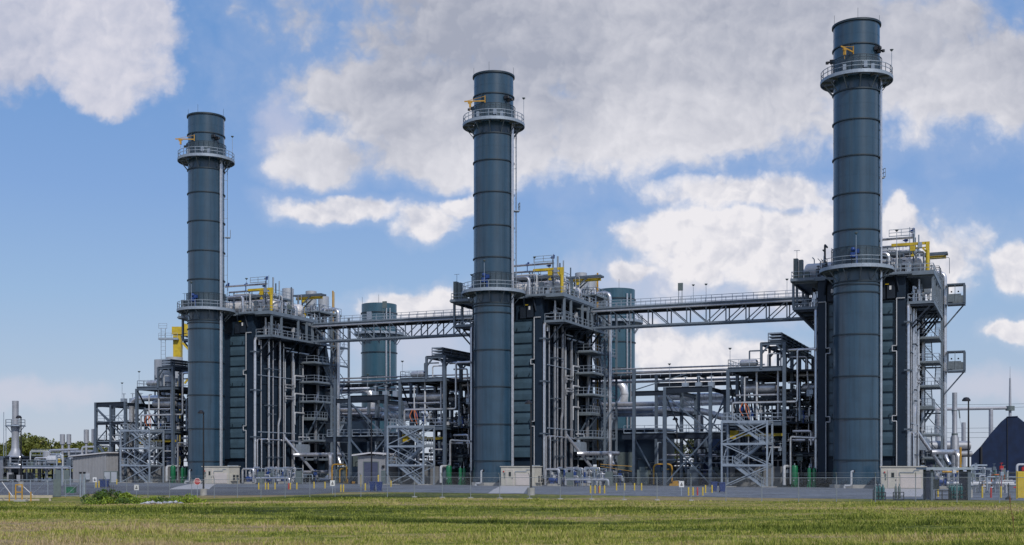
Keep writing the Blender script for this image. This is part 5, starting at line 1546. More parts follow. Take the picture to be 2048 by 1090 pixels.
def text(par, s, size, loc, rot, m, name='lettering'):
    cu = bpy.data.curves.new(name, 'FONT'); cu.body = s; cu.size = size; cu.align_x = 'CENTER'; cu.align_y = 'CENTER'; cu.extrude = .004
    tmp = bpy.data.objects.new(name, cu); col.objects.link(tmp)
    bpy.context.view_layer.update()
    me = bpy.data.meshes.new_from_object(tmp.evaluated_get(bpy.context.evaluated_depsgraph_get()))
    bpy.data.objects.remove(tmp)
    me.materials.clear(); me.materials.append(m)
    o = bpy.data.objects.new(name, me); col.objects.link(o)
    o.parent = par; o.location = loc; o.rotation_euler = rot
    return o
def make_stop():
    X, Y, z = GP(394.5, 132)
    t = thing('stop_sign', 'red octagonal stop sign on a thin post in front of the smallest stack', 'road sign', (X, Y, z), 'X')
    part(t, 'post', B().bar((X, Y + .04, z - .2), (X, Y + .04, z + 1.75), .06), M['galv'])
    r = .40
    o = [(X + r * math.cos(R(22.5 + 45 * i)), Y, z + 1.6 + r * math.sin(R(22.5 + 45 * i))) for i in range(8)]
    part(t, 'plate', B().add(o + [(a, b + .02, c) for a, b, c in o], [tuple(reversed(range(8))), tuple(range(8, 16))] + [(i, (i + 1) % 8, 8 + (i + 1) % 8, 8 + i) for i in range(8)]), M['sign_white'])
    r = .36
    o = [(X + r * math.cos(R(22.5 + 45 * i)), Y - .006, z + 1.6 + r * math.sin(R(22.5 + 45 * i))) for i in range(8)]
    part(t, 'face', B().add(o, [tuple(range(8))]), M['red'])
    text(t, 'STOP', .30, (0, -.014, 1.6), (R(90), 0, 0), M['sign_white'])
make_stop()
def make_notice(px, Y, lab, w=.5, h=.6):
    X, Y, z = GP(px, Y)
    t = thing('notice_board', lab, 'sign', (X, Y, z), 'X', 'small white notice boards')
    part(t, 'post', B().bar((X, Y + .04, z - .2), (X, Y + .04, z + 1.2), .06), M['galv'])
    part(t, 'board', B().box(X - w / 2, X + w / 2, Y - .02, Y + .01, z + .85, z + .85 + h), M['sign_white'])
    part(t, 'symbol', B().box(X - .12, X + .12, Y - .03, Y - .022, z + 1.0, z + 1.12).box(X - .05, X + .05, Y - .03, Y - .022, z + 1.15, z + 1.3), M['black'])
for px, Y, lab in ((1363, 118, 'small white notice on a post in the yard before the open pipe bay'), (665, 128, 'small white notice on a post left of the middle boiler roller door building'), (273, 130, 'small white notice on a post near the gate end of the fence'), (189.5, 152, 'small white notice beside the left bollards at the beige shed')):
    make_notice(px, Y, lab)

# ---- chain link fence and gate
def make_fence():
    x0, y0 = fence_pt(0)
    t = thing('chain_link_fence', 'long grey chain link fence with leaning wire arms running across the yard edge', 'fence', (x0, y0, zg(x0, y0)), 'X')
    n = 37
    T = [i * 3.05 for i in range(n + 1)]
    pts = [(*fence_pt(s), zg(*fence_pt(s))) for s in T]
    for x, y, z in pts:
        part(t, 'post', B().path([(x, y, z - .3), (x, y, z + 2.0)], .034, 8).bar((x, y, z + 2.0), (x - .1, y - .25, z + 2.35), .05), M['fence_wire'])
    r = B(); w = B(); fb = B()
    for a, b_ in zip(pts, pts[1:]):
        r.path([(a[0], a[1], a[2] + 1.95), (b_[0], b_[1], b_[2] + 1.95)], .022, 6)
        for k in (.12, .24, .35):
            w.bar((a[0] - .1 * k / .35, a[1] - .25 * k / .35, a[2] + 2.0 + k), (b_[0] - .1 * k / .35, b_[1] - .25 * k / .35, b_[2] + 2.0 + k), .012)
        fb.add([(a[0], a[1] - .05, a[2] + .05), (b_[0], b_[1] - .05, b_[2] + .05), (b_[0], b_[1] - .05, b_[2] + 1.95), (a[0], a[1] - .05, a[2] + 1.95)], [(0, 1, 2, 3)])
    part(t, 'top_rail', r, M['fence_wire']); part(t, 'barbed_wire', w, M['fence_wire']); part(t, 'wire_mesh', fb, M['chain'])
    ft = B()
    for x, y, z in pts[14:24]:
        ft.lathe((x, y, z), [(.28, -.1), (.26, .08), (.02, .1)], 8)
    part(t, 'post_footing', ft, M['concrete'])
make_fence()
def make_gate():
    ps = [fence_pt(-s) for s in (1.2, 5.5)]
    X1, Y1 = fence_pt(-.4); X0, Y0 = -62, 134.5
    z0 = zg(X1, Y1)
    t = thing('sliding_gate', 'wide chain link sliding gate with upright bars left of the fence corner', 'gate', (X0, Y0, z0), 'X')
    L = Vector((X1 - X0, Y1 - Y0, 0)); n = 7
    f = B()
    P = [Vector((X0, Y0, z0)) + L * (i / n) for i in range(n + 1)]
    for p in P:
        f.bar(p, p + Vector((0, 0, 1.9)), .09)
    for h in (.12, 1.9):
        f.bar(P[0] + Vector((0, 0, h)), P[-1] + Vector((0, 0, h)), .08)
    for a, b_ in zip(P[::2], P[1::2]):
        f.bar(a + Vector((0, 0, .12)), b_ + Vector((0, 0, 1.9)), .05)
    part(t, 'frame', f, M['galv'])
    a, b_ = P[0], P[-1]
    part(t, 'wire_mesh', B().add([a + Vector((0, -.05, .12)), b_ + Vector((0, -.05, .12)), b_ + Vector((0, -.05, 1.9)), a + Vector((0, -.05, 1.9))], [(0, 1, 2, 3)]), M['chain'])
    part(t, 'screen_board', B().box(-50.9, -50.05, 132.6, 132.66, z0 + .05, z0 + 2.0), M['grey_box'])
    for x, y in ((-48.1, 133.2), (-47.6, 133.0)):
        part(t, 'gate_post', B().path([(x, y, z0 - .2), (x, y, z0 + 2.7)], .09, 8), M['galv'])
        part(t, 'gate_lamp', B().box(x - .12, x + .12, y - .12, y + .12, z0 + 2.6, z0 + 2.8), M['black'])
make_gate()
def make_guard():
    z = zg(-55, 125)
    t = thing('guard_rail', 'pale timber guard rail lying low in front of the gate', 'barrier', (-56, 125, z), 'X')
    part(t, 'rail', B().bar((-64, 125.5, z + .45), (-47.6, 123.8, z + .45), .1, .28).bar((-64, 125.4, z + .12), (-49, 123.9, z + .12), .1, .2), M['tan'])
    b = B()
    for i in range(7):
        b.box(-63 + i * 2.5, -62.8 + i * 2.5, 125.4 - i * .26, 125.6 - i * .26, z - .2, z + .55)
    part(t, 'post', b, M['tan'])
make_guard()
def make_stile():
    z = zg(-50, 122)
    t = thing('stile_steps', 'amber stepped handrail frame over the pale guard rail', 'handrail', (-50.5, 122.5, z), 'X')
    f = B()
    for x, h in ((-51.4, 1.0), (-50.75, 1.75), (-50.1, 1.75), (-49.2, 1.0)):
        f.path([(x, 122.2, z - .1), (x, 122.2, z + h)], .07, 8)
    f.bar((-50.75, 122.2, z + 1.7), (-50.1, 122.2, z + 1.7), .12); f.bar((-50.75, 122.2, z + .95), (-50.1, 122.2, z + .95), .1)
    part(t, 'frame', f, M['gold'])
    part(t, 'handrail', B().path([(-51.0, 122.1, z + .5), (-52.2, 122.3, z + 2.0)], .04, 6).path([(-49.9, 122.1, z + 1.5), (-49.0, 122.3, z + .6)], .04, 6), M['roof_white'])
    part(t, 'step', B().box(-50.8, -49.6, 121.8, 122.6, z - .05, z + .2), M['concrete'])
make_stile()
X, Y, z = GP(141, 141)
gb = thing('utility_box', 'low green utility box behind the gate fence', 'utility box', (X, Y, z), 'X')
part(gb, 'body', B().box(X - .55, X + .55, Y - .4, Y + .4, z - .05, z + .65), M['green'])
part(gb, 'lid', B().box(X - .6, X + .6, Y - .45, Y + .45, z + .65, z + .72), M['green'])

# ---- gas bottle racks and shelter by the near unit
def make_cylinder(X, Y, z, h, m, lab, g):
    t = thing('gas_cylinder', lab, 'gas bottle', (X, Y, z), 'X', g)
    part(t, 'body', B().lathe((X, Y, z), [(.02, 0), (.115, .01), (.115, h - .25), (.09, h - .15), (.035, h - .08), (.035, h)], 12), M[m])
    part(t, 'valve', B().box(X - .03, X + .03, Y - .05, Y + .05, z + h, z + h + .1), M['galv'])
X0, Y0, z0 = GP(1759, 103)
rk = thing('bottle_rack', 'low pipe rack holding teal gas bottles in front of the near cabin', 'rack', (X0, Y0, z0), 'X')
part(rk, 'frame', B().rail([(X0 - .45, Y0 - .25, z0), (X0 + .45, Y0 - .25, z0)], h=.7, sp=.9).rail([(X0 - .45, Y0 + .3, z0), (X0 + .45, Y0 + .3, z0)], h=.9, sp=.9), M['dark_steel'])
for i in range(6):
    make_cylinder(X0 - .3 + (i % 3) * .3, Y0 - .1 + (i // 3) * .26, z0, 1.3, 'teal', 'teal gas bottle standing in the rack in front of the near cabin', 'teal gas bottles at the cabin')
X1, Y1, z1 = GP(1794, 103)
rk = thing('bottle_rack', 'low pipe rack holding two dark gas bottles in front of the near cabin', 'rack', (X1, Y1, z1), 'X')
part(rk, 'frame', B().rail([(X1 - .4, Y1 - .25, z1), (X1 + .5, Y1 - .25, z1)], h=.7, sp=.9), M['dark_steel'])
for i in range(2):
    make_cylinder(X1 - .1 + i * .3, Y1, z1, 1.35, 'grey_box', '%s dark gas bottle in the rack below the near cabin wall panel' % ('left', 'right')[i], 'dark gas bottles')
def make_shelter():
    X, Y, z = GP(1893, 104)
    t = thing('bottle_shelter', 'open steel shelter with a flat pale roof beside the near cream cabin', 'shelter', (X, Y, z), 'X')
    f = B()
    for dx in (-1.6, 1.6):
        for dy in (-.9, .9):
            f.bar((X + dx, Y + dy, z - .1), (X + dx, Y + dy, z + 2.65), .28 if dx > 0 else .2)
    part(t, 'post', f, M['steel'])
    part(t, 'roof', B().box(X - 2.2, X + 1.9, Y - 1.3, Y + 1.3, z + 2.65, z + 2.85), M['galv'])
    part(t, 'side_panel', B().box(X - 1.55, X - 1.5, Y - .8, Y + .8, z + .1, z + 2.5).box(X + 1.45, X + 1.5, Y - .8, Y + .8, z + .1, z + 2.5), M['door_blue'])
    part(t, 'barrier', B().rail([(X - 1.3, Y - .95, z), (X - .15, Y - .95, z)], h=.85, sp=.55).rail([(X + .1, Y - .95, z), (X + 1.4, Y - .95, z)], h=.8, sp=.65), M['black'])
    part(t, 'regulator_panel', B().box(X - 1.0, X - .4, Y + .6, Y + .7, z + .9, z + 1.8), M['grey_box'])
    for i in range(8):
        make_cylinder(X + .25 + (i % 4) * .28, Y - .55 + (i // 4) * .4, z, 1.35, 'teal', 'teal gas bottle standing inside the open flat roofed shelter', 'teal gas bottles in the shelter')
make_shelter()

# ---- right side: navy building, switchyard gantry, auxiliary stack, gas skid
def make_navy():
    t = thing('navy_building', 'dark navy clad building with a steep truncated gable at the plant edge', 'building', (85, 205, 0), 'X')
    Y0, Y1 = 196, 236
    pr = [(75.3, 0), (75.3, 4.4), (76.8, 5.9), (78.6, 8.2), (80.2, 10.0), (81.1, 10.75), (82.9, 10.85), (83.9, 9.9), (104, 9.9), (104, 0)]
    b = B()
    n = len(pr)
    b.add([(x, Y0, z) for x, z in pr] + [(x + 19, Y1, z) for x, z in pr], [tuple(range(n))] + [tuple(range(2 * n - 1, n - 1, -1))] + [(i, n + i, n + (i + 1) % n, (i + 1) % n) for i in range(n)])
    part(t, 'cladding', b, M['navy'])
    part(t, 'gutter_pipe', B().bar((76.9, Y0 - .15, 0), (76.9, Y0 - .15, 5.9), .3).bar((81.2, Y0 - .12, 0), (81.2, Y0 - .12, 10.7), .08), M['black'])
    part(t, 'trim', B().bar((81.1, Y0 - .1, 10.8), (82.9, Y0 - .1, 10.9), .12).bar((83.9, Y0 - .1, 9.95), (104, Y0 - .1, 9.95), .1), M['navy'])
make_navy()
def make_gantry():
    t = thing('switchyard_gantry', 'pale steel switchyard gantry with tapered poles and one tall mast behind the navy building', 'gantry', (100, 262, 0), 'X')
    Y = 262
    part(t, 'crossbeam', B().path([(86, Y, 15.1), (109.5, Y, 15.5)], .38, 8), M['silver_far'])
    for x, h in ((93.3, 15.0), (105.0, 15.3)):
        part(t, 'pole', B().lathe((x, Y, 0), [(.55, 0), (.45, h)], 10), M['silver_far'])
    part(t, 'mast', B().lathe((109.2, Y, 0), [(.5, 0), (.3, 15), (.18, 22), (.06, 22.1), (.03, 24.6)], 12), M['silver_far'])
    part(t, 'mast_collar', B().ring((109.2, Y, 15.4), .3, .95, -.5, .5, 12), M['grey_box'])
    part(t, 'pole', B().lathe((99.0, 262, 0), [(.5, 0), (.45, 12.3)], 10), M['silver_far'])
    for x in (87.5, 96.5, 98.0):
        part(t, 'insulator', B().path([(x, Y, 15), (x + .2, Y, 13.2)], .13, 6), M['grey_box'])
    w = B()
    for z, s_ in ((11.4, .3), (10.6, .5), (9.2, .2), (16.6, .3), (15.9, .4)):
        pts = [(80 + i * 4, Y + 2, z - s_ * 4 * (i / 9) * (1 - i / 9)) for i in range(10)]
        w.path(pts, .035, 4)
    for x in (87.7, 96.7, 98.1):
        w.path([(x, Y, 13.3), (x + 1.2, Y, 8.2), (x + 1.0, Y, 5)], .03, 4)
    part(t, 'power_line', w, M['grey_box'])
make_gantry()
def make_aux():
    X, Y = 73.9, 199.5
    t = thing('auxiliary_stack', 'slender pale stack with a thicker base right of the near boiler', 'smokestack', (X, Y, 0), 'X')
    part(t, 'shell', B().lathe((X, Y, 0), [(.68, 0), (.68, 7.4), (.40, 8.1), (.40, 15.0), (.32, 15.0)], 20), M['silver_far'])
    part(t, 'collar', B().ring((X, Y, 8.0), .38, .5, -.1, .2, 16).ring((X, Y, 12), .38, .44, -.05, .05, 16), M['grey_box'])
    t2 = thing('ventilation_duct', 'thick grey horizontal duct behind the auxiliary stack', 'duct', (71, 203, 5), 'X')
    part(t2, 'duct', B().path([(66.5, 203, 6.2), (78, 204, 6.2)], .85, 16), M['silver_far'])
    part(t2, 'lower_duct', B().path([(73, 202, 4.8), (78, 203, 4.8)], .5, 12), M['silver_far'])
    part(t2, 'support', B().bar((70, 203, 0), (70, 203, 5.4), .4).bar((76.5, 203.8, 0), (76.5, 203.8, 5.4), .4), M['grey_box'])
    t3 = thing('generator_house', 'low blue and grey plant house behind the near boiler foot', 'building', (70, 208, 0), 'X')
    part(t3, 'wall', B().box(64, 76.5, 206, 214, 0, 4.9), M['grey_box'])
    part(t3, 'roof', B().box(63.8, 76.7, 205.8, 214.2, 4.9, 5.3), M['navy'])
    part(t3, 'door', B().box(70.5, 72.5, 205.9, 206, 0, 3.4), M['door_blue'])
    b = B()
    for x in (67.2, 69.3, 74.2):
        b.box(x, x + .2, 205.8, 206, 0, 4.9)
    part(t3, 'pilaster', b, M['silver_far'])
make_aux()
def make_gas_skid():
    R5 = random.Random(4)
    X, Y, z = GP(1998, 128)
    t = thing('gas_skid', 'silver pipe skid with green, red and yellow valves in front of the navy building', 'pipe skid', (X, Y, z), 'X')
    part(t, 'header', B().path([(X - 5.6, Y, z + 1.0), (X + 4.5, Y - 1, z + 1.0)], .17, 10), M['white_pipe'])
    part(t, 'header', B().path([(X - 2.2, Y + 2, z), (X - 2.2, Y + 2, z + 2.9), (X - .5, Y + 2, z + 2.9)], .12, 8), M['galv'])
    part(t, 'header', B().path([(X + 1.5, Y - 1, z), (X + 1.5, Y - 1, z + 3.0), (X + 3.2, Y - 1, z + 3.0), (X + 3.2, Y - 1, z)], .13, 8), M['white_pipe'])
    part(t, 'header', B().path([(X - 5, Y + 3, z + 2.2), (X - 3, Y + 3, z + 2.2), (X - 3, Y + 3, z + 4.9)], .12, 8), M['gold'])
    part(t, 'header', B().path([(X - .8, Y, z), (X - .8, Y, z + 1.9), (X + .6, Y, z + 1.9), (X + .6, Y, z + .3)], .08, 8), M['orange'])
    for i in range(26):
        u, v = X - 5 + R5.random() * 10.5, Y - 1.5 + R5.random() * 4
        h = .5 + R5.random() * 1.8
        part(t, 'skid_pipe', B().path([(u, v, z - .05), (u, v, z + h), (u + R5.random() * 1.6, v, z + h)], .05 + .05 * R5.random(), 6, .15), M[R5.choice(('galv', 'white_pipe', 'jacket', 'steel', 'white_pipe'))])
    for i in range(24):
        u, v = X - 5 + R5.random() * 10.5, Y - 2 + R5.random() * 4
        h = .3 + R5.random() * 2.2
        part(t, 'skid_valve', B().box(u - .17, u + .17, v - .15, v + .15, z + h, z + h + .4).path([(u, v, z - .05), (u, v, z + h + .7)], .04, 6).lathe((u, v, z + h + .7), [(.18, -.03), (.18, .03)], 8), M[R5.choice(('galv', 'green', 'white_pipe', 'red', 'gold', 'steel', 'grey_box'))])
    X, Y, z = GP(2042, 108)
    t = thing('yellow_barrier', 'yellow upright barrier panel at the frame edge by the gas skid', 'barrier', (X, Y, z), 'X')
    part(t, 'panel', B().box(X - .38, X + .38, Y - .05, Y + .05, z + .1, z + 2.5), M['yellow'])
    part(t, 'post', B().bar((X - .38, Y, z - .2), (X - .38, Y, z + 2.55), .1).bar((X + .38, Y, z - .2), (X + .38, Y, z + 2.55), .1), M['yellow'])
    X, Y, z = GP(2017, 105)
    t = thing('hydrant', 'small black stand post with a round foot near the yellow barrier', 'stand post', (X, Y, z), 'X')
    part(t, 'post', B().path([(X, Y, z), (X, Y, z + 1.5)], .04, 6), M['black'])
    part(t, 'foot', B().lathe((X, Y, z), [(.3, -.02), (.28, .12), (.1, .3), (.02, .3)], 12), M['black'])
    X, Y, z = GP(2010, 124)
    t = thing('warning_board', 'small square white and red board by the gas skid', 'sign', (X + 1.2, Y, z), 'X')
    part(t, 'board', B().box(X + .9, X + 1.5, Y, Y + .04, z + .6, z + .75), M['red'])
    part(t, 'post', B().bar((X + 1.2, Y, z - .1), (X + 1.2, Y, z + .6), .06), M['galv'])
make_gas_skid()

# ---- left side: beige shed, small heater stack with its skid, trees
def make_shed():
    t = thing('metal_shed', 'pale ribbed metal shed with a low pitched roof left of the smallest stack', 'shed', (-68, 201, 0), 'X')
    c0 = (-73.6, 200.5); c1 = (-66.8, 196.6); c2 = (-62.8, 203.5); c3 = (-69.8, 207.5)
    z1, z2 = 4.25, 4.75
    vs = [(*c0, -.3), (*c1, -.3), (*c2, -.3), (*c3, -.3), (*c0, z1), (*c1, z2), (*c2, z2), (*c3, z1)]
    part(t, 'wall', B().add(vs, [(0, 1, 5, 4), (1, 2, 6, 5), (2, 3, 7, 6), (3, 0, 4, 7), (4, 5, 6, 7)]), M['shed'])
    b = B()
    for p, q, za, zb, n in ((c0, c1, z1, z2, 22), (c1, c2, z2, z2, 26)):
        nx, ny = (q[1] - p[1]), -(q[0] - p[0]); l = math.hypot(nx, ny); nx, ny = nx / l * .03, ny / l * .03
        for i in range(n + 1):
            k = i / n
            x, y = p[0] + (q[0] - p[0]) * k + nx, p[1] + (q[1] - p[1]) * k + ny
            b.bar((x, y, 0), (x, y, za + (zb - za) * k - .05), .09)
    part(t, 'wall_rib', b, M['shed'])
    part(t, 'roof', B().add([(c0[0] - .8, c0[1] - .2, z1 + .05), (c1[0] + .3, c1[1] - .6, z2 + .12), (c2[0] + .4, c2[1], z2 + .12), (c3[0] - .6, c3[1], z1 + .05),
                             (c0[0] - .8, c0[1] - .2, z1 + .22), (c1[0] + .3, c1[1] - .6, z2 + .3), (c2[0] + .4, c2[1], z2 + .3), (c3[0] - .6, c3[1], z1 + .22)],
                            [(3, 2, 1, 0), (4, 5, 6, 7), (0, 1, 5, 4), (1, 2, 6, 5), (2, 3, 7, 6), (3, 0, 4, 7)]), M['roof_white'])
    part(t, 'wall_box', B().bar((-70.4, 198.6, .5), (-70.4, 198.6, 1.5), .75), M['silo'])
    g = thing('electrical_cabinet', 'grey green electrical cabinet against the beige metal shed', 'cabinet', (-65.5, 195.4, 0), 'X')
    part(g, 'body', B().box(-66.6, -64.4, 195.0, 196.0, -.2, 1.9), M['grey_box'])
    part(g, 'door', B().box(-66.5, -65.6, 194.95, 194.998, .1, 1.75), M['silo'])
    part(g, 'door', B().box(-65.4, -64.5, 194.95, 194.998, .1, 1.75), M['silo'])
make_shed()
def make_heater():
    Y = 212; X = -88.1
    t = thing('heater_stack', 'small pale silver stack on a conical base at the far left', 'smokestack', (X, Y, 0), 'X')
    part(t, 'shell', B().lathe((X, Y, 0), [(1.7, 4.4), (1.2, 4.7), (.78, 5.5), (.66, 6.0), (.62, 8.4), (.80, 9.7), (.55, 9.9), (.55, 14.3), (.47, 14.3)], 24), M['silver_far'])
    d = part(t, 'platform', B().ring((X, Y, 9.9), .6, 1.75, -.12, 0, 16), M['galv'])
    part(d, 'railing', B().rail([(X + 1.7 * math.cos(i * .785), Y + 1.7 * math.sin(i * .785), 9.9) for i in range(8)], closed=True), M['galv'])
    bars(d, 'bracket', [((X - 1.6, Y, 9.8), (X - .6, Y, 8.6), .1), ((X + 1.6, Y, 9.8), (X + .6, Y, 8.6), .1)], M['galv'])
    part(t, 'ladder', B().bar((X - 1.9, Y - .4, .5), (X - 1.9, Y - .4, 12.3), .08).bar((X - 1.5, Y - .4, .5), (X - 1.5, Y - .4, 11), .08), M['galv'])
    part(t, 'heater_box', B().add([(X + sx * w, Y + sy * w, h) for h, w in ((1.6, .8), (4.2, 2.4)) for sx, sy in ((-1, -1), (1, -1), (1, 1), (-1, 1))],
         [(3, 2, 1, 0), (4, 5, 6, 7), (0, 1, 5, 4), (1, 2, 6, 5), (2, 3, 7, 6), (3, 0, 4, 7)]).box(X - 2.8, X + 2.8, Y - 2.6, Y + 2.6, 4.2, 4.5).box(X - 2.5, X + 2.5, Y - 2.4, Y + 2.4, 0, 1.6), M['dark_steel'])
    R6 = random.Random(6)
    t = thing('heater_skid', 'spread of silver pipes, tanks and decks around the small far left stack', 'pipe skid', (-76, 206, 0), 'X')
    f = B()
    for x in np.arange(-92, -62, 3.2):
        f.bar((x, 203, 0), (x, 203, 3.6), .14); f.bar((x, 209, 0), (x, 209, 3.6), .14)
    f.box(-93, -62.5, 202.9, 209, 2.55, 2.7).bar((-93, 202.9, 2.6), (-62.5, 202.9, 2.6), .1, .3)
    part(t, 'frame', f, M['steel'])
    part(t, 'railing', B().rail([(-93, 202.95, 2.7), (-62.5, 202.95, 2.7)]).rail([(-84, 209, 4.6), (-64, 209, 4.6)]), M['galv'])
    part(t, 'header', B().path([(-92, 202.4, 2.5), (-62, 202.4, 2.3)], .16, 8), M['jacket'])
    part(t, 'header', B().path([(-73, 203, .3), (-73, 203, 6.0), (-68.5, 203, 6.1), (-68.5, 203, 3)], .16, 8), M['jacket'])
    part(t, 'header', B().path([(-74, 204, 5.6), (-79, 204, 5.4), (-79, 204, 2)], .2, 8), M['jacket'])
    for x, zb, zt, r in ((-80.0, 1.8, 5.2, .65), (-77.3, 6.4, 8.2, .42), (-76.2, 6.4, 8.2, .38), (-73.2, 6.6, 9.0, .42), (-71.8, 6.6, 9.1, .5)):
        part(t, 'silencer', B().lathe((x, 205.5, 0), [(.2, zb - 2), (.2, zb), (r, zb + .1), (r, zt), (.02, zt + .05)], 14), M['silver_far'])
    part(t, 'vessel', B().vessel((-79, 203.8, 3.8), 2.2, .75, 'x', 16), M['white_pipe'])
    part(t, 'valve', B().box(-77.1, -76.6, 203, 203.4, 3.2, 4.0), M['yellow'])
    for i in range(60):
        u, v = -93 + R6.random() * 30, 202.6 + R6.random() * 7
        h = 1 + R6.random() * 4.4; w = (R6.random() - .4) * 6
        part(t, 'skid_pipe', B().path([(u, v, 0), (u, v, h), (u + w, v, h), (u + w, v, h - .8)], .06 + .12 * R6.random(), 7, .25), M[R6.choice(('jacket', 'galv', 'jacket_dull', 'white_pipe', 'steel', 'dark_pipe'))])
    for i in range(30):
        u, v = -93 + R6.random() * 30, 202.6 + R6.random() * 5
        z = R6.choice((.2, 2.7)); 
        part(t, 'equipment_box', B().box(u - .4, u + .4, v - .4, v + .4, z, z + .7 + R6.random() * .9), M[R6.choice(('dark_steel', 'grey_box', 'steel', 'dark_pipe', 'silver_far'))])
    t = thing('silver_cubicle', 'pale boxy cubicle at the left frame edge below the small stack', 'cubicle', (-87, 200, 0), 'X')
    part(t, 'body', B().box(-89.5, -86.0, 199, 202, .2, 4.2), M['silo'])
    part(t, 'roof', B().box(-89.7, -85.8, 198.8, 202.2, 4.2, 4.35), M['galv'])
    part(t, 'door', B().box(-88.6, -87.6, 198.94, 199, .2, 2.3), M['grey_box'])
    t = thing('overhead_conveyor', 'long low covered pipe bridge behind the beige metal shed', 'pipe bridge', (-64, 212, 0), 'X')
    part(t, 'cover', B().box(-78, -60, 211, 212.5, 4.55, 5.1), M['silo'])
    part(t, 'lower_pipe', B().path([(-78, 210.8, 4.0), (-60, 210.8, 4.1)], .3, 8).path([(-79.5, 210.6, 0), (-79.5, 210.6, 5.2), (-73, 210.6, 5.3)], .25, 8), M['jacket'])
    b = B()
    for x in range(-77, -59, 5):
        b.bar((x, 211.7, 0), (x, 211.7, 4.55), .25)
    part(t, 'support', b, M['steel'])
make_heater()
def make_yard_frame():
    for i, px in enumerate((108, 125)):
        X, Y, z = GP(px, 168)
        t = thing('pipe_trestle', '%s silver goalpost pipe trestle left of the beige shed' % ('left', 'right')[i], 'trestle', (X, Y, z), 'X', 'goalpost trestles')
        part(t, 'frame', B().path([(X, Y, z), (X, Y, z + 2.7), (X + 1.1, Y, z + 2.7), (X + 1.1, Y, z)], .07, 6, .1), M['galv'])
        part(t, 'panel', B().box(X + .15, X + .95, Y, Y + .05, z + .2, z + 2.2), M['grey_box'])
make_yard_frame()

# ---- yellow turbine hall crane and grey silos behind the far unit
def make_crane():
    X, Y = -69.9, 250
    t = thing('gantry_crane', 'yellow gantry crane leg and girder showing behind the far pipe rack', 'crane', (X, Y, 0), 'X')
    part(t, 'leg', B().add([(X + a, Y + b, z) for z, w in ((0, .6), (30.0, .8)) for a, b in ((-w, -.8), (w, -.8), (w, .8), (-w, .8))], [(3, 2, 1, 0), (4, 5, 6, 7), (0, 1, 5, 4), (1, 2, 6, 5), (2, 3, 7, 6), (3, 0, 4, 7)]), M['yellow'])
    part(t, 'girder', B().box(X - 1.0, X + 14, Y - 1, Y + 1, 30.2, 31.8).box(X + 1.6, X + 14, Y - 1.2, Y + 1.2, 29.9, 32.2).box(X + 1.6, X + 1.9, Y - 1.25, Y + 1.25, 29.7, 32.4), M['yellow'])
    bars(t, 'brace', [((X + 1, Y, 28.5), (X + 5.5, Y, 23.5), .4), ((X + 1.4, Y, 20), (X + 4.8, Y, 24.5), .35)], M['yellow'])
    d = part(t, 'platform', B().box(X - 3.6, X + .5, Y - 1.8, Y - .9, 29.0, 29.3), M['galv'])
    part(d, 'railing', B().rail([(X - 3.5, Y - 1.75, 29.3), (X + .4, Y - 1.75, 29.3)]).rail([(X + 3, Y, 32.3), (X + 10, Y, 32.3)]).rail([(X - 3.5, Y - 1.75, 31.3), (X - 1.8, Y - 1.75, 31.3)]), M['galv'])
    l = B()
    for dx in (-3.1, -2.2):
        l.bar((X + dx, Y - 1.4, 5), (X + dx, Y - 1.4, 31.5), .1)
    for z in np.arange(6, 31, .8):
        l.bar((X - 3.1, Y - 1.4, z), (X - 2.2, Y - 1.4, z), .06)
    part(t, 'ladder', l, M['galv'])
make_crane()
def make_silo(px, Y, r, z0, z1, lab):
    X = (px - 1024) / 2390 * Y
    t = thing('vent_silo', lab, 'silo', (X, Y, 0), 'X', 'grey vent silos')
    part(t, 'shell', B().lathe((X, Y, 0), [(.6, 0), (.6, z0 - .5), (r, z0), (r, z1), (.02, z1 + .1)], 24), M['silo'])
    f = B()
    for a in range(4):
        f.bar((X + r * math.cos(a * 1.57 + .8), Y + r * math.sin(a * 1.57 + .8), 0), (X + r * math.cos(a * 1.57 + .8), Y + r * math.sin(a * 1.57 + .8), z0 + .5), .25)
    part(t, 'support', f, M['steel'])
make_silo(323, 228, 1.35, 19.5, 23.0, 'left grey cylindrical silo above the far pipe rack')
make_silo(338, 224, 1.15, 18.5, 22.4, 'grey cylindrical silo just right of the leftmost one above the far pipe rack')
make_silo(349, 236, 1.6, 20, 24.2, 'wide pale silo below the yellow gantry crane')

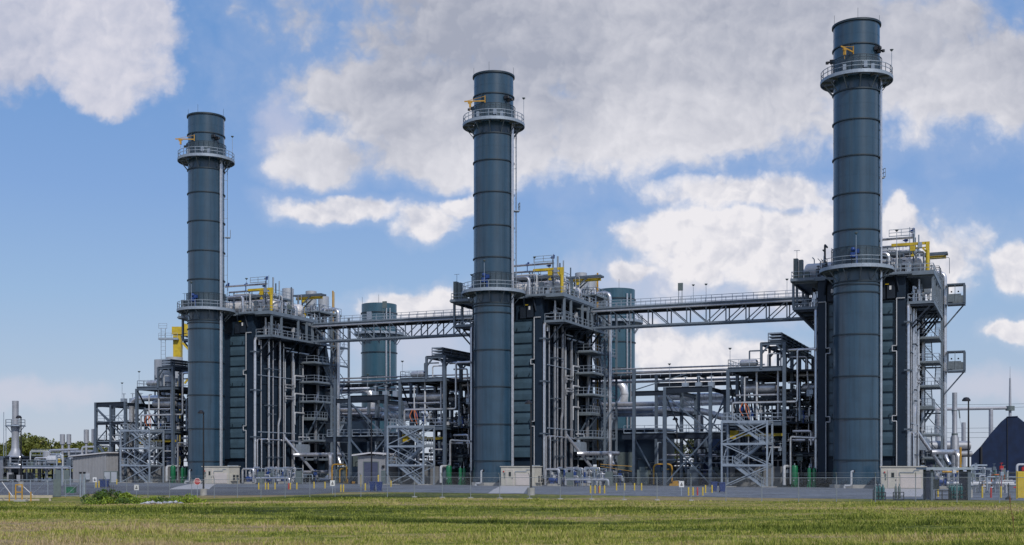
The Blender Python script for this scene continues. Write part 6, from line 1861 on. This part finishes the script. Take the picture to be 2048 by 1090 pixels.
# ---- the far rack's wing is closed in with extra framing and an inner stair
def make_infill():
    t = thing('wing_framing', 'braced steel framing with an inner stair left of the far pipe rack', 'steel frame', (-22, 6, 0))
    for u, v in ((-22.6, 3.9), (-22.6, 12.5), (-25.8, 8.2)):
        part(t, 'column', B().ibeam((u, v, 0), (u, v, 13.0), .36, .36, .07), M['steel'])
    for z in (6.6, 9.9):
        part(t, 'beam', B().ibeam((-25.6, 3.8, z), (-19.6, 3.8, z), .25, .45), M['dark_steel']); part(t, 'beam', B().ibeam((-25.6, 12.3, z), (-17.2, 12.3, z), .25, .45), M['dark_steel'])
    bars(t, 'brace', [((-25.7, 3.9, 12.6), (-22.7, 3.9, 10.2), .14), ((-22.5, 3.9, 10.2), (-19.6, 3.9, 12.6), .14), ((-25.7, 3.9, 6.9), (-22.7, 3.9, 9.6), .14), ((-25.7, 3.9, 6.3), (-22.7, 3.9, 3.6), .14),
                      ((-22.5, 12.5, 6.6), (-19.6, 12.5, 9.8), .14), ((-25.7, 12.5, 9.8), (-22.7, 12.5, 6.6), .14), ((-22.5, 12.4, 12.8), (-25.6, 12.4, 10.2), .14)], M['steel'])
    dk = part(t, 'floor', B().box(-25.6, -19.6, 4.0, 8.0, 10.12, 10.18).box(-25.6, -19.6, 4.0, 8.0, 6.82, 6.88), M['grating'])
    part(dk, 'railing', B().rail([(-25.6, 4.0, 10.18), (-19.6, 4.0, 10.18)]).rail([(-25.6, 4.0, 6.88), (-19.6, 4.0, 6.88)]), M['galv'])
    for z0 in (3.5, 6.85):
        g = B()
        for dv in (-.5, .5):
            g.bar((-22.3, 6.0 + dv, z0 + 3.3), (-18.8, 6.0 + dv, z0), .08, .3); g.bar((-22.3, 6.0 + dv, z0 + 4.3), (-18.8, 6.0 + dv, z0 + 1.0), .05)
        for k in range(1, 15):
            x, z = -22.3 + 3.5 * k / 15, z0 + 3.3 - 3.3 * k / 15
            g.box(x - .13, x + .13, 5.5, 6.5, z - .02, z + .02)
        part(t, 'stair_flight', g, M['steel'])
    R10 = random.Random(14)
    for i in range(26):
        u, v, z = -25.4 + R10.random() * 6, 4.5 + R10.random() * 7, .3 + R10.random() * 9
        p_ = [(u, v, z), (u, v, z + 1.5 + R10.random() * 3), (u + 1 + R10.random() * 2, v, z + 1.5)] if i % 2 else [(u, v, z), (min(-17.5, u + 2 + R10.random() * 4), v, z)]
        part(t, 'pipe_run', B().path(p_, .05 + .09 * R10.random(), 7, .25), M[R10.choice(('jacket_dull', 'galv', 'dark_pipe', 'dark_pipe', 'steel'))])
    t.location = (t.location[0] + 2 * STEP[0], t.location[1] + 2 * STEP[1], t.location[2])
make_infill()
# ---- tall riser with an elbow in the far rack's open wing
t = thing('steam_riser', 'thick silver riser bending over the open wing of the far pipe rack', 'pipe', (-22.6, 9.0, 6))
part(t, 'lagging', B().path([(-22.6, 9.0, 6.0), (-22.6, 9.0, 14.3), (-12.5, 9.0, 14.3)], .5, 14, 1.6), M['jacket'])
part(t, 'base_flange', B().ring((-22.6, 9.0, 6.0), .4, .62, -.1, .1, 16), M['galv'])
t.location = (t.location[0] + 2 * STEP[0], t.location[1] + 2 * STEP[1], t.location[2])
# ---- building with the blue roller door
def make_roller():
    u0, u1, v0, v1 = -22.3, -17.35, .3, 3.55
    o2 = lambda u, v: (u, v)
    t = thing('equipment_building', 'pale ribbed metal building with a slate blue roller door left of the middle access stair', 'building', (-20, 2, 0))
    part(t, 'wall', B().box(u0, u1, v0, v1, -.1, 4.3), M['shed'])
    b = B()
    for x in np.arange(u0 + .15, u1, .3):
        if not (-21.3 < x < -18.75):
            b.box(x, x + .07, v0 - .035, v0 - .003, 0, 4.3)
        else:
            b.box(x, x + .07, v0 - .035, v0 - .003, 3.4, 4.3)
    part(t, 'wall_rib', b, M['shed'])
    part(t, 'roof', B().add([(u0 - .7, v0 - .6, 4.25), (-19.9, v0 - .6, 4.6), (u1 + .1, v0 - .6, 4.4), (u0 - .7, v0 - .6, 4.45), (-19.9, v0 - .6, 4.8), (u1 + .1, v0 - .6, 4.6)] +
                            [(u0 - .7, v1, 4.25), (-19.9, v1, 4.6), (u1 + .1, v1, 4.4), (u0 - .7, v1, 4.45), (-19.9, v1, 4.8), (u1 + .1, v1, 4.6)],
                            [(0, 1, 4, 3), (1, 2, 5, 4), (3, 4, 10, 9), (4, 5, 11, 10), (6, 9, 10, 7), (7, 10, 11, 8), (0, 3, 9, 6), (2, 8, 11, 5), (0, 6, 7, 1), (1, 7, 8, 2)]), M['roof_white'])
    d = part(t, 'roller_door', B().box(-21.2, -18.85, v0 - .06, v0 - .004, 0, 3.3), M['door_blue'])
    part(d, 'door_frame', B().box(-21.32, -21.2, v0 - .09, v0 - .004, 0, 3.42).box(-18.85, -18.73, v0 - .09, v0 - .004, 0, 3.42).box(-21.2, -18.85, v0 - .09, v0 - .004, 3.3, 3.42), M['grey_box'])
    part(t, 'side_door', B().box(-18.3, -17.6, v0 - .06, v0 - .004, 0, 2.1), M['grey_box'])
    part(t, 'wall_light', B().box(-18.1, -17.75, v0 - .25, v0 - .005, 2.5, 2.85), M['black'])
    # the built place belongs to the middle unit
    t.location = (t.location[0] + STEP[0], t.location[1] + STEP[1], t.location[2])
make_roller()
# ---- yellow gas piping and turbine enclosures behind the open bay
def make_gas():
    t = thing('gas_pipe_loop', 'amber gas pipe loop standing under the open pipe bay of the near boiler', 'pipe', (-26, 5, 0))
    part(t, 'pipe', B().path([(-28.0, 6, .2), (-28.0, 6, 3.0), (-25.4, 6, 3.0), (-25.4, 6, .4)], .12, 8, .6), M['gold'])
    part(t, 'pipe', B().path([(-26.6, 6, .2), (-26.6, 6, 2.3), (-25.8, 6, 2.3)], .1, 8, .4), M['gold'])
    part(t, 'skid', B().box(-25.6, -24.2, 5.4, 6.6, 0, .35).box(-25.2, -24.5, 5.6, 6.2, .35, .7), M['gold'])
    t2 = dup(t, STEP[0] - 2.2, STEP[1] + 1.5, 0, 'amber gas pipe loop left of the blue roller door building')
    t = thing('gas_hose_rail', 'sloping amber rail from the feed pipes to the open bay columns', 'pipe', (-35, 6, 0))
    part(t, 'rail', B().path([(-35.5, 5, 3.0), (-31.5, 7, 2.7)], .04, 6).path([(-35.5, 5, 2.7), (-31.5, 7, 2.0)], .03, 6), M['gold'])
    for i, (u, v, w, d, h, lab) in enumerate(((-27, 42, 7, 8, 8.2, 'blue turbine enclosure seen through the near open bay, left one'), (-17.5, 44, 8, 8, 7.2, 'blue turbine enclosure seen through the near open bay, right one'))):
        t = thing('turbine_enclosure', lab, 'enclosure', (u, v, 0), group='blue turbine enclosures')
        part(t, 'body', B().box(u - w / 2, u + w / 2, v, v + d, 0, h - 2.2).box(u - w / 2 + .8, u + w / 2 - .8, v + .5, v + d, h - 2.2, h), M['navy'])
        part(t, 'roof', B().box(u - w / 2 + .5, u + w / 2 - .5, v + .3, v + d, h, h + .3), M['silver_far'])
        part(t, 'louvre', B().box(u - 1.2, u + .4, v - .05, v, 3.2, 5.2), M['grey_box'])
        part(t, 'railing', B().rail([(u - w / 2, v - .1, 4.2), (u + w / 2, v - .1, 4.2)]), M['galv'])
        dup_lab = lab.replace('near open bay', 'bay behind the roller door building')
        part(t, 'buttress', B().bar((u - w / 2 + .3, v - .3, h), (u - w / 2 + 1.0, v - .4, h - 3.2), .9), M['steel'])
        dup(t, STEP[0], STEP[1], 0, dup_lab)
    t = thing('exhaust_duct', 'long pale round duct lying above the blue turbine enclosures', 'duct', (-24, 40, 7), group=None)
    part(t, 'duct', B().path([(-24, 39, 8.0), (-12, 39, 8.2)], .6, 14), M['silver_far'])
    part(t, 'support', B().bar((-23, 39, 0), (-23, 39, 7.5), .3).bar((-14, 39, 0), (-14, 39, 7.5), .3), M['grey_box'])
    t = thing('dump_stack', 'slim silver riser pipe standing in the near open bay', 'pipe', (-26.3, 25, 0))
    part(t, 'riser', B().path([(-26.3, 25, 2.2), (-26.3, 25, 10.5)], .55, 14), M['jacket'])
    part(t, 'base_elbow', B().path([(-26.3, 25, 2.8), (-26.3, 25, 1.8), (-24.8, 25, 1.8)], .4, 12), M['white_pipe'])
    t = thing('inlet_house', 'dark turbine inlet house behind the near stair tower', 'building', (-38, 34, 0))
    part(t, 'wall', B().box(-43, -35, 32, 42, 0, 8.6), M['casing'])
    part(t, 'louvre', B().box(-42, -39, 31.94, 32, 2, 5), M['grey_box'])
    part(t, 'roof', B().box(-43.2, -34.8, 31.8, 42.2, 8.6, 8.9), M['galv'])
    dup(t, STEP[0], STEP[1], 0, 'dark turbine inlet house behind the stair tower of the far boiler')
make_gas()

# ---- trees, weeds, rocks
def leaf_cloud(rng, blobs, n, size, m, name):
    V = np.zeros((n, 4, 3)); w = np.array([b[3] ** 2 for b in blobs]); w = w / w.sum()
    ids = rng.choice(len(blobs), n, p=w)
    for i in range(n):
        bx, by, bz, r = blobs[ids[i]][:4]
        d = rng.normal(size=3); d /= np.linalg.norm(d)
        rr = r * (0.55 + 0.5 * rng.random())
        c = np.array([bx, by, bz]) + d * rr * np.array([1, 1, .8])
        a = rng.normal(size=3); a /= np.linalg.norm(a)
        b = np.cross(a, rng.normal(size=3)); b /= np.linalg.norm(b)
        s = size * (0.6 + 0.8 * rng.random())
        V[i] = [c - a * s, c - b * s * .6, c + a * s, c + b * s * .6]
    b = B(); b.v = [tuple(p) for p in V.reshape(-1, 3)]; b.f = [tuple(range(4 * i, 4 * i + 4)) for i in range(n)]; b.sm = [False] * n
    return b
rngt = np.random.default_rng(12)
def make_tree(X, Y, H, W_, lab, seed, group='trees behind the plant', leaf='leaf'):
    rng = np.random.default_rng(seed)
    z = 0
    t = thing('broadleaf_tree', lab, 'tree', (X, Y, z), 'X', group)
    k = B().path([(X, Y, -.3), (X + .1, Y, H * .35), (X, Y, H * .75)], .28, 8)
    for i in range(6):
        a = i * 1.05 + seed
        k.path([(X, Y, H * (.3 + .06 * i)), (X + math.cos(a) * W_ * .25, Y + math.sin(a) * W_ * .25, H * (.5 + .06 * i)), (X + math.cos(a) * W_ * .38, Y + math.sin(a) * W_ * .38, H * (.62 + .05 * i))], .1, 6)
    part(t, 'trunk', k, M['bark'])
    bl = []
    for i in range(16):
        a = rng.random() * 6.28; q = rng.random() ** .5 * W_ * .36; h = H * (.34 + .5 * rng.random())
        q *= 1.15 - .6 * abs(h / H - .55)
        bl.append((X + q * math.cos(a), Y + q * math.sin(a), h, W_ * (.13 + .10 * rng.random())))
    bl.append((X, Y, H * .84, W_ * .16))
    part(t, 'crown', leaf_cloud(rng, bl, 2600, .34, M[leaf], 'crown'), M[leaf])
    return t
TR = [(-12, 330, 9.0, 11), (12, 345, 8.2, 10), (28, 318, 8.6, 10), (52, 300, 10.6, 11), (66, 312, 9.6, 9), (86, 308, 9.4, 11), (105, 316, 9.0, 10), (122, 322, 7.8, 9), (140, 328, 7.6, 9), (156, 326, 8.6, 8), (172, 320, 8.0, 8), (188, 322, 7.6, 9), (205, 330, 7.4, 9)]
names = ['tall round crowned tree', 'low pale tree', 'bushy tree', 'tallest dark tree', 'broad tree', 'leaning tree', 'dense green tree', 'low shaggy tree', 'small rounded tree', 'pointed yellowish tree', 'loose olive tree', 'small tree', 'squat tree']
wh = ['at the left frame edge', 'left of the heater stack', 'behind the heater stack base', 'just right of the heater stack', 'behind the dark yard lamp', 'left of the twin vent silencers', 'behind the twin vent silencers', 'right of the twin vent silencers', 'left of the beige shed roof', 'above the beige shed roof', 'above the beige shed ridge', 'beside the far pipe rack column', 'hidden half behind the far pipe rack']
for i, (px, Y, H, W_) in enumerate(TR):
    make_tree((px - 1024) / 2390 * Y, Y, H + 1.0, W_ + 1, names[i] + ' ' + wh[i], i)
for i, (px, Y) in enumerate(((1290, 360), (1312, 350), (1335, 365), (1405, 370), (1418, 355))):
    make_tree((px - 1024) / 2390 * Y, Y, 11.5 + i % 2, 11, leaf='leaf_dark', seed=40 + i, lab=('distant tree seen through the near open bay, %s from the left' % ('first', 'second', 'third', 'fourth', 'fifth')[i]))
def make_bush(px, Y, w, h, m, lab):
    X, Y, z = GP(px, Y)
    rng = np.random.default_rng(int(px))
    t = thing('shrub', lab, 'shrub', (X, Y, z), 'X', 'shrubs by the drainage ditch')
    bl = [(X + rng.normal() * w * .28, Y + rng.normal() * w * .2, z + h * (.2 + .6 * rng.random()), w * .22) for i in range(12)]
    part(t, 'foliage', leaf_cloud(rng, bl, 1300, .085, M[m], 'foliage'), M[m])
    s_ = B()
    for i in range(7):
        x = X + rng.normal() * w * .18; y = Y + rng.normal() * w * .15
        s_.path([(X + (x - X) * .3, Y, z - .05), (x, y, z + h * (.6 + .4 * rng.random()))], .015, 4)
    part(t, 'stem', s_, M['bark'])
for px, Y, w, h, m, lab in ((188, 113, 2.2, 1.5, 'bush', 'dark green shrub by the gate road'), (222, 114, 1.7, 2.0, 'bush', 'tall dark shrub standing up near the gate corner'), (252, 113, 1.5, 1.4, 'weed', 'yellow flowering weed clump near the ditch'),
                            (210, 107, 2.6, .9, 'weed', 'bright low weed clump in front of the dark shrubs'), (270, 108, 3.2, 1.1, 'weed', 'bright weed clump left of the rocks'), (300, 107, 2.6, 1.1, 'weed', 'bright weed clump behind the rocks'),
                            (330, 107, 3.0, 1.0, 'bush', 'dark weed clump behind the right end of the rocks'), (368, 105, 2.2, 1.0, 'weed', 'bright weed clump right of the rocks'), (238, 107, 2.4, .9, 'bush', 'low green clump between the shrubs and the ditch')):
    make_bush(px, Y, w, h, m, lab)
def make_rocks():
    rng = np.random.default_rng(3)
    b = B()
    for i in range(190):
        px = 317 + rng.normal() * 17; Y = 100.5 + rng.normal() * 1.7
        X, Y, z = GP(px, Y)
        r = .10 + .16 * rng.random()
        o = []
        for p in ((0, 0, -1), (1, 0, 0), (0, 1, 0), (-1, 0, 0), (0, -1, 0), (0, 0, 1), (.7, .7, .5), (-.7, .7, .4), (-.7, -.7, .5), (.7, -.7, .4)):
            d = Vector(p).normalized() * r * (.7 + .5 * rng.random())
            o.append((X + d.x * 1.3, Y + d.y, z + r * .4 + d.z * .8))
        b.add(o, [(5, 6, 7), (5, 7, 8), (5, 8, 9), (5, 9, 6), (6, 1, 2), (6, 2, 7), (7, 2, 3), (7, 3, 8), (8, 3, 4), (8, 4, 9), (9, 4, 1), (9, 1, 6), (0, 2, 1), (0, 3, 2), (0, 4, 3), (0, 1, 4)])
    single('riprap_rubble', b, M['rock'], 'heap of pale broken stone in the drainage ditch', 'rubble', kind='stuff')
make_rocks()
def make_reed():
    X, Y, z = GP(2020, 38)
    t = thing('seed_stalk', 'single tall brown seed stalk leaning in the meadow at the right', 'plant', (X, Y, z), 'X')
    part(t, 'stem', B().path([(X + .16, Y, z - .05), (X + .1, Y, z + .5), (X, Y, z + 1.1)], .008, 5), M['reed'])
    part(t, 'seed_head', B().lathe((X, Y, z + 1.05), [(.002, 0), (.02, .1), (.022, .2), (.003, .38)], 7).lathe((X + .10, Y, z + .45), [(.002, 0), (.018, .12), (.004, .35)], 7), M['reed'])
make_reed()
